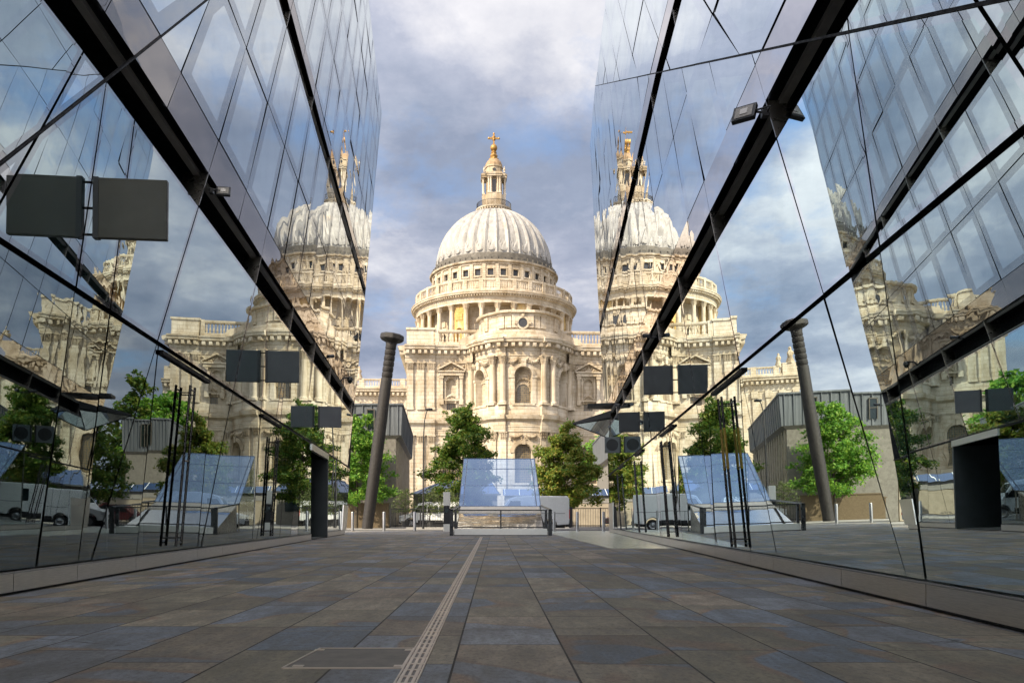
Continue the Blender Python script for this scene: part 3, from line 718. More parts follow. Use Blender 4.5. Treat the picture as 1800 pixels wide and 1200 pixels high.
def portal():
    a, b = PORTAL
    m = MB(); m.hexa([FL.P(x, y, d) for d in (-0.10, 0.03) for x, y in ((a-0.05, 2.97), (b+0.05, 2.97), (b+0.05, 3.19), (a-0.05, 3.19))]); m.obj('door_lintel', 'plinth_steel', lb)
    m = MB(); m.hexa([FL.P(x, y, d) for d in (-0.5, 0.02) for x, y in ((b-0.14, 0.0), (b, 0.0), (b, 2.97), (b-0.14, 2.97))])
    m.hexa([FL.P(x, y, d) for d in (-2.2, -0.5) for x, y in ((b-0.10, 0.0), (b-0.03, 0.0), (b-0.03, 2.97), (b-0.10, 2.97))]); m.obj('door_jamb', 'sign_slate', lb)
    m = MB(); e = FL.endat(0.7); m.hexa([FL.P(x, y, d) for d in (-0.02, 0.02) for x, y in ((e-1.9, 0.2), (e-0.02, 0.2), (e+0.9, 1.35), (e-1.3, 1.35))]); m.obj('corner_plate', 'plinth_steel', lb)
    m = MB(); e = FR.endat(0.7); m.hexa([FR.P(x, y, d) for d in (-0.02, 0.02) for x, y in ((e-3.0, 0.2), (e-0.02, 0.2), (e+0.25, 1.55), (e-3.0, 1.55))]); m.obj('corner_plate', 'plinth_steel', rb)
    # pointed canopy on the right building's corner
    t = thing('steel_canopy', 'dark pointed steel and glass canopy jutting from the corner of the right glass building', 'canopy', FR.P(38.2, 4.0, 0.0))
    o = Vector(t.location)
    q = lambda s, h, d: FR.P(s, h, d)-o
    m = MB(); a = [q(37.6, 5.95, 0), q(40.9, 5.95, 0), q(39.4, 5.85, 1.9)]; b = [q(37.6, 6.30, 0), q(40.9, 6.30, 0), q(39.4, 5.93, 1.9)]
    m.quad(*a); m.quad(*b[::-1])
    for i in range(3): m.quad(a[i], a[(i+1) % 3], b[(i+1) % 3], b[i])
    m.obj('roof_plate', 'lamp_black', t)
    m = MB(); c = q(38.9, 5.0, 0.02)
    m.quad(q(37.6, 5.90, 0.02), c, q(39.4, 5.83, 1.86)); m.quad(q(40.9, 5.90, 0.02), c, q(39.4, 5.83, 1.86)); m.obj('soffit_glass', 'facade_glass', t)
    m = MB(); m.tube([q(37.6, 5.88, 0.03), q(39.4, 5.83, 1.88), q(40.9, 5.88, 0.03)], 0.03, 6); m.tube([c, q(39.4, 5.83, 1.88)], 0.025, 6); m.obj('frame', 'bar_dark', t)
    m = MB(); m.hexa([q(x, h, d) for h in (6.62, 6.76) for x, d in ((38.0, 0.0), (39.6, 0.0), (39.2, 1.15), (38.2, 1.15))]); m.obj('upper_fin', 'lamp_black', t)
portal()

def blade_sign(F, s, h0, h1, w, mat, label, disc=False):
    o = F.P(s, h0, 0.0); t = thing('blade_sign', label, 'sign', o, 0, 'square signs projecting from the glass walls')
    q = lambda a, h, d: F.P(s+a, h, d)-o
    m = MB(); m.hexa([q(a, h, d) for a in (-0.035, 0.035) for h, d in ((h0, 0.09), (h0, 0.09+w), (h1, 0.09+w), (h1, 0.09))]); b = m.obj('panel', mat, t, bevel=0.008)
    m = MB(); m.hexa([q(a, h, d) for a in (-0.045, 0.045) for h, d in ((h0-0.005, 0.06), (h0-0.005, 0.12), (h1+0.005, 0.12), (h1+0.005, 0.06))]); m.obj('edge_strip', 'lamp_black', t)
    for f in (0.06, 0.5, 0.93):
        hh = h0+(h1-h0)*f; m = MB(); m.tube([q(0, hh, -0.02), q(0, hh, 0.07)], 0.014, 6); m.obj('bracket', 'bar_dark', t)
    if disc:
        m = MB(); n = 28; c = [q(-0.042, (h0+h1)/2+0.27*w/0.7*math.sin(2*math.pi*k/n), 0.10+w/2+0.27*w/0.7*math.cos(2*math.pi*k/n)) for k in range(n)]
        d = [p+F.u*0.02 for p in c]; m.quad(*c); m.quad(*d[::-1])
        for k in range(n): m.quad(c[k], c[(k+1) % n], d[(k+1) % n], d[k])
        m.obj('disc', 'disc_black', t)
blade_sign(FL, 1.86, 3.87, 4.55, 0.78, 'sign_olive', 'nearest and largest square blade sign, plain olive grey, on the left glass wall')
blade_sign(FL, 11.70, 3.87, 4.60, 0.74, 'sign_slate', 'dark slate square blade sign between two others on the left glass wall')
blade_sign(FL, 20.85, 3.84, 4.56, 0.76, 'sign_grey', 'pale grey square blade sign above the black doorway on the left glass wall')
blade_sign(FR, 14.52, 3.66, 4.34, 0.66, 'sign_black', 'plain black square blade sign nearest the camera on the right glass wall')
blade_sign(FR, 22.27, 3.58, 4.24, 0.66, 'sign_black', 'plain black square blade sign just above the grey sign with a disc')
blade_sign(FR, 30.30, 3.54, 4.22, 0.66, 'sign_pale', 'pale grey square blade sign with a black disc on the right glass wall', True)

def floodlight(F, s, h, label, yaw, cat='floodlight', scale=1.0):
    o = F.P(s, h, 0.0); t = thing('floodlight', label, cat, o, 0, 'black floodlights on the slot of the glass walls')
    k = scale
    m = MB(); m.tube([Vector((0, 0, 0)), F.n*0.16*k+Vector((0, 0, 0.02))], 0.014*k, 6); m.tube([F.n*0.02+F.u*0.1, F.n*0.02-F.u*0.16*k, F.n*0.22*k-F.u*0.05], 0.012*k, 6)
    hx = F.n*0.02; m.hexa([F.n*d+F.u*a+Vector((0, 0, z)) for z in (-0.05*k, 0.03*k) for d, a in ((0, -0.05), (0.08*k, -0.05), (0.08*k, 0.05), (0, 0.05))]); m.obj('bracket', 'lamp_black', t)
    rot = Matrix.Rotation(yaw, 4, 'Z') @ Matrix.Rotation(R(-28), 4, 'X'); c = F.n*0.28*k
    f = lambda x, y, z: c+rot@Vector((x*k, y*k, z*k))
    m = MB(); m.box(-0.14, 0.14, -0.03, 0.03, -0.12, 0.12, f); b = m.obj('housing', 'lamp_black', t, bevel=0.01)
    m = MB(); m.box(-0.105, 0.105, -0.036, -0.0302, -0.09, 0.085, f); m.obj('lens', 'lamp_lens', t)
    m = MB(); m.box(-0.045, 0.045, -0.042, -0.0362, -0.045, 0.045, f); m.obj('reflector', 'steel_mid', t)
floodlight(FL, 6.95, 6.42, 'black floodlight on a bracket over the left glass wall slot', R(10), scale=0.85)
floodlight(FR, 5.80, 6.05, 'black square floodlight facing the camera on the right glass wall slot', R(-35), scale=1.1)
def dome_camera(F, s, h, label, reach=0.45):
    o = F.P(s, h, 0.0); t = thing('security_camera', label, 'camera', o, 0, 'security cameras on the glass walls')
    m = MB(); m.tube([Vector((0, 0, -0.1)), F.n*0.12+Vector((0, 0, 0.04)), F.n*reach+Vector((0, 0, 0.08))], 0.035, 8); m.obj('arm', 'lamp_black', t)
    m = MB(); p = F.n*reach; m.lathe([(0.02, 0.10), (0.11, 0.08), (0.13, 0.0), (0.13, -0.06)], 12, (p.x, p.y)); m.obj('housing', 'lamp_black', t, smooth=True)
    m = MB(); m.lathe([(0.10, -0.06), (0.095, -0.12), (0.06, -0.17), (0.01, -0.19)], 12, (p.x, p.y)); m.obj('dome', 'car_glass', t, smooth=True)
dome_camera(FL, 28.3, 6.75, 'black dome security camera hanging from an arm over the left glass wall doorway', 0.42)
def box_camera(F, s, h, label, flip=1):
    o = F.P(s, h, 0.0); t = thing('security_camera', label, 'camera', o, 0, 'security cameras on the glass walls')
    m = MB(); m.tube([Vector((0, 0, 0)), F.n*0.18], 0.025, 8); m.obj('arm', 'lamp_black', t)
    m = MB(); m.tube([F.n*0.18-F.u*0.14+Vector((0, 0, 0.02)), F.n*(0.34)+F.u*0.16*flip+Vector((0, 0, 0.09))], [0.055, 0.065], 8); m.obj('housing', 'lamp_black', t)
box_camera(FL, 22.5, 6.55, 'small black tube camera on the left wall slot, nearer than the dome camera')
box_camera(FL, 35.0, 6.0, 'small black tube camera at the far corner of the left glass building')
box_camera(FR, 17.9, 5.75, 'small black tube camera on the right wall slot above the first black sign')
box_camera(FR, 29.0, 5.35, 'small black tube camera on the right wall slot near the canopy')

for root in (lb, rb):
    for ch in list(root.children): ch.location = -root.location      # parts were laid out in world coordinates

stone('plain_stone', lo=(0.43, 0.345, 0.235), hi=(0.60, 0.52, 0.40), course=50)
# ------------------------------------------------------------------ cathedral (local frame: origin under the dome, -y towards the passage)
DOME_Y = 228.7
cath = thing('cathedral', 'pale stone domed cathedral with a gold cross, sunlit at the end of the passage', 'cathedral', (-0.3, DOME_Y, 0), R(2.79))
def flat(ox, oy, dx, dy):
    nx, ny = dy, -dx          # outward normal: to the right of the direction
    return lambda u, z, d=0.0: (ox+dx*u+nx*d, oy+dy*u+ny*d, z)
def cyl(cx, cy, rad): return lambda u, z, d=0.0: (cx+(rad+d)*math.sin(u/rad), cy-(rad+d)*math.cos(u/rad), z)
def us(u0, u1, step): n = max(1, int(math.ceil((u1-u0)/step))); return [u0+(u1-u0)*k/n for k in range(n+1)]
def sweep(m, f, u0, u1, prof, step=1.0, caps=True):
    q = us(u0, u1, step)
    for a, b in zip(q, q[1:]):
        for (d0, z0), (d1, z1) in zip(prof, prof[1:]): m.quad(f(a, z0, d0), f(b, z0, d0), f(b, z1, d1), f(a, z1, d1))
    if caps:
        for e in (u0, u1): m.quad(*[f(e, z, d) for d, z in prof])
def blk(m, f, u0, u1, d0, d1, z0, z1, step=2.0):
    q = us(u0, u1, step)
    for a, b in zip(q, q[1:]): m.hexa([f(a, z0, d0), f(b, z0, d0), f(b, z0, d1), f(a, z0, d1), f(a, z1, d0), f(b, z1, d0), f(b, z1, d1), f(a, z1, d1)])
def wall(m, f, u0, u1, z0, z1, ops, step=1.0, deep=0.9, arc=8):
    # ops: (centre u, width, sill z, spring z, arched)
    cuts = set(us(u0, u1, step)); inside = {}
    for (c, w, zs, zp, ar) in ops:
        cuts = {x for x in cuts if not (c-w/2-1e-6 < x < c+w/2+1e-6)}
        for k in range(arc+1): cuts.add(c-w/2*math.cos(math.pi*k/arc) if ar else c-w/2+w*k/arc)
    q = sorted(cuts)
    for a, b in zip(q, q[1:]):
        mid = (a+b)/2; zz = z0; segs = []
        for (c, w, zs, zp, ar) in sorted(ops, key=lambda o: o[2]):
            if abs(mid-c) < w/2:
                top = lambda x: zp+math.sqrt(max(0, (w/2)**2-(x-c)**2)) if ar else zp
                m.quad(f(a, zz), f(b, zz), f(b, zs), f(a, zs)) if zz == z0 else m.quad(f(a, za), f(b, zb), f(b, zs), f(a, zs))
                za, zb = top(a), top(b); zz = zs
                m.quad(f(a, za), f(b, zb), f(b, zb, -deep), f(a, za, -deep)); m.quad(f(a, zs), f(b, zs), f(b, zs, -deep), f(a, zs, -deep))
                segs.append(1)
        if segs: m.quad(f(a, za), f(b, zb), f(b, z1), f(a, z1))
        else: m.quad(f(a, z0), f(b, z0), f(b, z1), f(a, z1))
    for (c, w, zs, zp, ar) in ops:
        for e in (c-w/2, c+w/2): m.quad(f(e, zs), f(e, zp), f(e, zp, -deep), f(e, zs, -deep))
def archpanel(m, f, c, w, zs, zp, d, ar=True, arc=8):
    xs = [c-w/2*math.cos(math.pi*k/arc) for k in range(arc+1)]
    for a, b in zip(xs, xs[1:]):
        t = lambda x: zp+(math.sqrt(max(0, (w/2)**2-(x-c)**2)) if ar else 0)
        m.quad(f(a, zs, d), f(b, zs, d), f(b, t(b), d), f(a, t(a), d))
def archband(m, f, c, w, zp, t, d0, d1, arc=12):
    for k in range(arc):
        a, b = math.pi*k/arc, math.pi*(k+1)/arc; pts = []
        for dd in (d0, d1):
            for an, r in ((a, w/2), (b, w/2), (b, w/2+t), (a, w/2+t)): pts.append(f(c-r*math.cos(an), zp+r*math.sin(an), dd))
        m.hexa(pts)
def window(f, c, w, zs, zp, d, parent, mat='leaded_glass', frame=True, tw=0.35, key=True):
    m = MB(); archpanel(m, f, c, w, zs, zp, d); o = m.obj('window', mat, parent, fix=False)
    if frame:
        m = MB(); archband(m, f, c, w, zp, tw, -0.05, 0.14)
        for s in (-1, 1): blk(m, f, c+s*(w/2+tw/2)-tw/2, c+s*(w/2+tw/2)+tw/2, -0.02, 0.12, zs, zp)
        blk(m, f, c-w/2-tw, c+w/2+tw, -0.02, 0.22, zs-0.32, zs)
        if key: blk(m, f, c-0.28, c+0.28, 0.0, 0.34, zp+w/2-0.1, zp+w/2+0.75)
        m.obj('window_frame', 'carved_stone', o)
    return o
CORNICE = [(0, 0.0), (0.12, 0.05), (0.12, 0.75), (0.22, 0.8), (0.22, 1.35), (0.55, 1.45), (0.62, 2.0), (1.35, 2.12), (1.40, 2.45), (1.58, 2.62), (1.60, 2.85), (0.0, 3.02)]
def cornice(m, f, u0, u1, z, h=2.9, proj=1.0, step=1.0, caps=True): sweep(m, f, u0, u1, [(d*proj, z+q*h/3.0) for d, q in CORNICE], step, caps)
def dent(m, f, u0, u1, step, w, d0, d1, z0, z1):
    n = int((u1-u0)/step)
    for k in range(n): a = u0+(k+0.5)*(u1-u0)/n; m.hexa([f(a-w/2, z0, d0), f(a+w/2, z0, d0), f(a+w/2, z0, d1), f(a-w/2, z0, d1), f(a-w/2, z1, d0), f(a+w/2, z1, d0), f(a+w/2, z1, d1), f(a-w/2, z1, d1)])
def baluster(m, f, u, z0, z1, d, r=0.14):
    h = z1-z0; pr = [(0.55, 0.0), (1.0, 0.28), (0.45, 0.62), (0.75, 1.0)]
    for (a, za), (b, zb) in zip(pr, pr[1:]):
        p = [f(u-r*a, z0+h*za, d-r*a), f(u+r*a, z0+h*za, d-r*a), f(u+r*a, z0+h*za, d+r*a), f(u-r*a, z0+h*za, d+r*a)]
        q = [f(u-r*b, z0+h*zb, d-r*b), f(u+r*b, z0+h*zb, d-r*b), f(u+r*b, z0+h*zb, d+r*b), f(u-r*b, z0+h*zb, d+r*b)]
        for i in range(4): m.quad(p[i], p[(i+1) % 4], q[(i+1) % 4], q[i])
def balustrade(m, f, u0, u1, z0, z1, d=0.0, step=0.48, ped=4.4, pw=1.1):
    h = z1-z0; sweep(m, f, u0, u1, [(d-0.3, z0), (d+0.32, z0), (d+0.32, z0+h*0.2), (d+0.24, z0+h*0.24), (d-0.3, z0+h*0.24)], 1.2)
    sweep(m, f, u0, u1, [(d-0.3, z1-h*0.17), (d+0.26, z1-h*0.17), (d+0.34, z1-h*0.08), (d+0.34, z1), (d-0.3, z1)], 1.2)
    n = max(1, int(round((u1-u0)/ped))); L = (u1-u0)/n
    for k in range(n+1):
        a = u0+k*L; x0, x1 = max(u0, a-pw/2), min(u1, a+pw/2); blk(m, f, x0, x1, d-0.34, d+0.38, z0, z1+0.08)
    for k in range(n):
        a, b = u0+k*L+pw/2, u0+(k+1)*L-pw/2; c = max(1, int((b-a)/step))
        for j in range(c): baluster(m, f, a+(j+0.5)*(b-a)/c, z0+h*0.24, z1-h*0.17, d)
def capital(m, f, u, w, z0, z1, d):
    h = z1-z0
    for k, (a, b) in enumerate(((0.0, 0.4), (0.36, 0.8))):
        g0, g1 = 1.0+0.12*k, 1.22+0.16*k
        p = lambda g, z: [f(u-w/2*g, z, -0.02), f(u+w/2*g, z, -0.02), f(u+w/2*g, z, d*g), f(u-w/2*g, z, d*g)]
        m.hexa(p(g0, z0+h*a)+p(g1, z0+h*b))
        for j in (-1, 0, 1): m.hexa([f(u+j*w*0.34-w*0.12, z0+h*(a+0.05), d*g0), f(u+j*w*0.34+w*0.12, z0+h*(a+0.05), d*g0), f(u+j*w*0.34+w*0.10, z0+h*(a+0.05), d*g0+0.06), f(u+j*w*0.34-w*0.10, z0+h*(a+0.05), d*g0+0.06),
                                     f(u+j*w*0.36-w*0.15, z0+h*b, d*g1), f(u+j*w*0.36+w*0.15, z0+h*b, d*g1), f(u+j*w*0.36+w*0.10, z0+h*b, d*g1+0.22), f(u+j*w*0.36-w*0.10, z0+h*b, d*g1+0.22)])
    blk(m, f, u-w*0.68, u+w*0.68, 0, d*1.5+0.1, z1-h*0.14, z1)
def pilaster(f, u, w, z0, z1, d, parent, cap=1.25, name='pilaster'):
    m = MB(); blk(m, f, u-w*0.62, u+w*0.62, 0, d*1.35, z0, z0+0.35); blk(m, f, u-w*0.56, u+w*0.56, 0, d*1.2, z0+0.35, z0+0.6)
    blk(m, f, u-w/2, u+w/2, 0, d, z0+0.6, z1-cap); m.cur = 1; capital(m, f, u, w, z1-cap, z1, d)
    return m.obj(name, ['portland_stone', 'carved_stone'], parent)
def column_mesh(r, z0, z1, cap, n=14):
    m = MB(); h = z1-z0; m.box(-r*1.35, r*1.35, -r*1.35, r*1.35, z0, z0+0.25)
    m.lathe([(r*1.35, z0+0.25), (r*1.4, z0+0.42), (r*1.05, z0+0.6), (r, z0+0.8), (r*1.0, z0+h*0.4), (r*0.86, z1-cap)], n)
    m.cur = 1; m.lathe([(r*0.9, z1-cap), (r*1.0, z1-cap*0.8), (r*1.3, z1-cap*0.55), (r*1.05, z1-cap*0.5), (r*1.55, z1-cap*0.16), (r*1.2, z1-cap*0.14)], 16, mod=lambda a, z: 1+0.08*math.cos(8*a))
    m.box(-r*1.35, r*1.35, -r*1.35, r*1.35, z1-cap*0.14, z1)
    return m.mesh('column', ['plain_stone', 'carved_stone'], True)
def festoon(m, f, u0, u1, z, sag, d, r=0.2):
    n = 15
    for k in range(n):
        t = (k+0.5)/n; u = u0+(u1-u0)*t; zz = z-sag*4*t*(1-t); rr = r*(0.75+0.5*rng.random())*(0.8+0.5*math.sin(math.pi*t))
        p = f(u, zz, d+rr*0.3); c = Vector(p); i = len(m.v)
        for v in ((1, 0, 0), (0, 1, 0), (-1, 0, 0), (0, -1, 0), (0, 0, 1), (0, 0, -1)): m.v.append(tuple(c+Vector(v)*rr*1.15))
        for a, b in ((0, 1), (1, 2), (2, 3), (3, 0)): m.f += [(i+a, i+b, i+4), (i+b, i+a, i+5)]; m.m += [m.cur]*2
    for u in (u0, u1):
        for k in range(4):
            p = Vector(f(u+rng.normal(0, 0.1), z+0.1-0.25*k, d)); i = len(m.v); rr = 0.2
            for v in ((1, 0, 0), (0, 1, 0), (-1, 0, 0), (0, -1, 0), (0, 0, 1), (0, 0, -1)): m.v.append(tuple(p+Vector(v)*rr))
            for a, b in ((0, 1), (1, 2), (2, 3), (3, 0)): m.f += [(i+a, i+b, i+4), (i+b, i+a, i+5)]; m.m += [m.cur]*2
def aedicule(f, u, parent, zb=20.3, zt=26.35, hw=2.05):
    m = MB(); zs = zt-1.45
    blk(m, f, u-hw, u+hw, 0, 0.75, zs-0.55, zs); blk(m, f, u-hw-0.2, u+hw+0.2, 0, 0.95, zs, zs+0.2)
    # gable
    for s in (-1, 1):
        m.hexa([f(u+s*(hw+0.3), zs+0.2, 0), f(u, zt, 0), f(u, zt, 1.0), f(u+s*(hw+0.3), zs+0.2, 1.0), f(u+s*(hw+0.3), zs+0.45, 0), f(u, zt+0.27, 0), f(u, zt+0.27, 1.0), f(u+s*(hw+0.3), zs+0.45, 1.0)])
    m.quad(f(u-hw, zs+0.2, 0.35), f(u+hw, zs+0.2, 0.35), f(u, zt, 0.35))
    for s in (-1, 1):
        blk(m, f, u+s*1.62-0.26, u+s*1.62+0.26, 0, 0.55, zb, zs-0.55-0.45); blk(m, f, u+s*1.62-0.36, u+s*1.62+0.36, 0, 0.68, zs-1.0, zs-0.55); blk(m, f, u+s*1.62-0.36, u+s*1.62+0.36, 0, 0.66, zb-0.9, zb)
        blk(m, f, u+s*1.05-0.14, u+s*1.05+0.14, 0, 0.26, zb, zs-0.75)
    blk(m, f, u-1.2, u+1.2, 0, 0.24, zs-0.9, zs-0.6)
    archband(m, f, u, 1.5, zb+2.9, 0.2, 0, 0.16); 
    blk(m, f, u-2.0, u+2.0, 0, 0.5, zb-0.3, zb)
    m.cur = 1; festoon(m, f, u-0.8, u+0.8, zb-0.0, -0.5, 0.35, 0.2)
    m.obj('aedicule', ['portland_stone', 'carved_stone'], parent)

ZC, ZT = 26.4, 29.35            # main cornice
EW = flat(-18.7, -91.8, 1, 0)   # east wall, u from 0 to 37.4
AP = cyl(0, -90.8, 7.9)         # apse
def storey_bands(m, f, u0, u1, step=1.0, caps=True):
    cornice(m, f, u0, u1, ZC, ZT-ZC, 0.95, step, caps); dent(m, f, u0, u1, 0.95, 0.48, 0.55, 1.2, ZC+1.4, ZC+1.95)
    m2 = MB(); sweep(m2, f, u0, u1, [(0, 17.2), (0.2, 17.2), (0.2, 18.6), (0.1, 18.7), (0, 18.7)], step, caps)      # pedestal course
    sweep(m2, f, u0, u1, [(0, 14.5), (0.12, 14.5), (0.12, 15.2), (0.2, 15.25), (0.2, 16.2), (0.75, 16.5), (0.85, 17.05), (0, 17.198)], step, caps)
    m2.obj('string_course', 'portland_stone', cath)
def frieze(m, f, a, b, z=27.2-1.05):
    festoon(m, f, a, b, z, 0.65, 0.18, 0.24)
def choir():
    c = 18.7
    ops = []
    for s in (-1, 1):
        ops += [(c+s*11.4, 1.75, 17.95+0.75, 20.2-0.35, False), (c+s*11.4, 3.0, 6.6, 11.3, True), (c+s*11.4, 1.5, 20.55+0.0, 23.2, True)]
    # two walls either side of the apse
    for s, (a, b) in ((-1, (0, c-7.6)), (1, (c+7.6, 37.4))):
        m = MB(); wall(m, EW, a, b, 0, ZC+0.2, [o for o in ops if a < o[0] < b], 1.5, 0.5); m.obj('choir_wall', 'portland_stone', cath, fix=False)
    for s in (-1, 1):
        m = MB(); archpanel(m, EW, c+s*11.4, 1.5, 20.55, 23.2, -0.49); m.obj('blind_niche', 'portland_stone', cath, fix=False)
    for s in (-1, 1):
        m = MB(); archpanel(m, EW, c+s*11.4, 1.75, 18.7, 19.85, -0.35, False); m.obj('window', 'leaded_glass', cath, fix=False)
        w = window(EW, c+s*11.4, 3.0, 6.6, 11.3, -0.42, cath)
        aedicule(EW, c+s*11.4, cath, 20.5)
        for du, w_ in ((18.15, 0.95), (16.4, 1.05), (14.7, 1.05), (8.6, 0.9)):
            pilaster(EW, c+s*du, w_, 18.7, ZC+0.1, 0.32, cath); pilaster(EW, c+s*du, w_, 1.0, 14.5, 0.30, cath, 1.3)
    for s, (a, b) in ((-1, (-0.3, c-7.7)), (1, (c+7.7, 37.7))):
        m = MB(); storey_bands(m, EW, a, b, 2.0)
        m.obj('cornice', 'portland_stone', cath); m = MB()
        # forward break over the corner pilasters
        x0, x1 = (a, a+4.9) if s < 0 else (b-4.9, b)
        f2 = lambda u, z, d=0.0: EW(u, z, d+0.35)
        cornice(m, f2, x0, x1, ZC+0.002, ZT-ZC, 0.95); dent(m, f2, x0, x1, 0.95, 0.48, 0.55, 1.2, ZC+1.4, ZC+1.95)
        sweep(m, f2, x0, x1, [(-0.3, 14.5), (0.12, 14.5), (0.2, 15.25), (0.2, 16.2), (0.75, 16.5), (0.85, 17.08), (-0.3, 17.22)])
        m.obj('cornice', 'portland_stone', cath)
        m = MB(); x0, x1 = (a+0.3, a+4.7) if s < 0 else (b-4.7, b-0.3)
        blk(m, EW, x0, x1, -1.2, 0.15, ZT-0.05, 31.9); blk(m, EW, x0-0.15, x1+0.15, -1.3, 0.32, 31.9, 32.25); blk(m, EW, x0, x1, -1.2, 0.35, ZT-0.02, ZT+0.55)
        y0, y1 = (a+4.9, c-6.6) if s < 0 else (c+6.6, b-4.9)
        balustrade(m, EW, y0, y1, ZT, 32.0, -0.35, 0.52, 5.2); m.obj('balustrade', 'portland_stone', cath)
        m = MB(); 
        for du in ((13.6, 9.3),): frieze(m, EW, c+s*du[0], c+s*du[0]-s*2.0, 26.0); frieze(m, EW, c+s*11.4, c+s*du[1], 26.0)
        m.obj('festoon', 'carved_stone', cath, fix=False)
    # flanks and roof of the choir
    m = MB()
    for sx, fl in ((-1, flat(-18.7, -20, 0, -1)), (1, flat(18.7, -91.8, 0, 1))):
        ops = []
        for k in range(6): ops += [(7+k*11.4, 2.6, 6.6, 11.2, True), (7+k*11.4, 2.2, 20.0, 23.0, True)]
        wall(m, fl, 0, 71.8, 0, ZC+0.2, ops, 3, 0.6)
    m.quad((-18.7, -91.8, ZT), (18.7, -91.8, ZT), (18.7, -20, ZT), (-18.7, -20, ZT))
    m.obj('choir_flank', 'portland_stone', cath, fix=False)
    m = MB()
    for fl in (flat(-18.7, -20, 0, -1), flat(18.7, -91.8, 0, 1)):
        storey_bands(m, fl, -0.3, 72.1, 6.0); balustrade(m, fl, 0, 71.8, ZT, 32.0, -0.35, 0.6, 6)
        for k in range(6):
            u = 7+k*11.4; m.quad(fl(u-1.6, 6.0, -0.6), fl(u+1.6, 6.0, -0.6), fl(u+1.6, 14, -0.6), fl(u-1.6, 14, -0.6))
            m.quad(fl(u-1.6, 19.5, -0.6), fl(u+1.6, 19.5, -0.6), fl(u+1.6, 25, -0.6), fl(u-1.6, 25, -0.6))
            for dx in (-3.2, 3.2): blk(m, fl, u+dx-0.5, u+dx+0.5, 0, 0.3, 18.7, ZC+0.1); blk(m, fl, u+dx-0.5, u+dx+0.5, 0, 0.3, 1, 14.6)
    m.obj('flank_order', 'portland_stone', cath, fix=False)
choir()
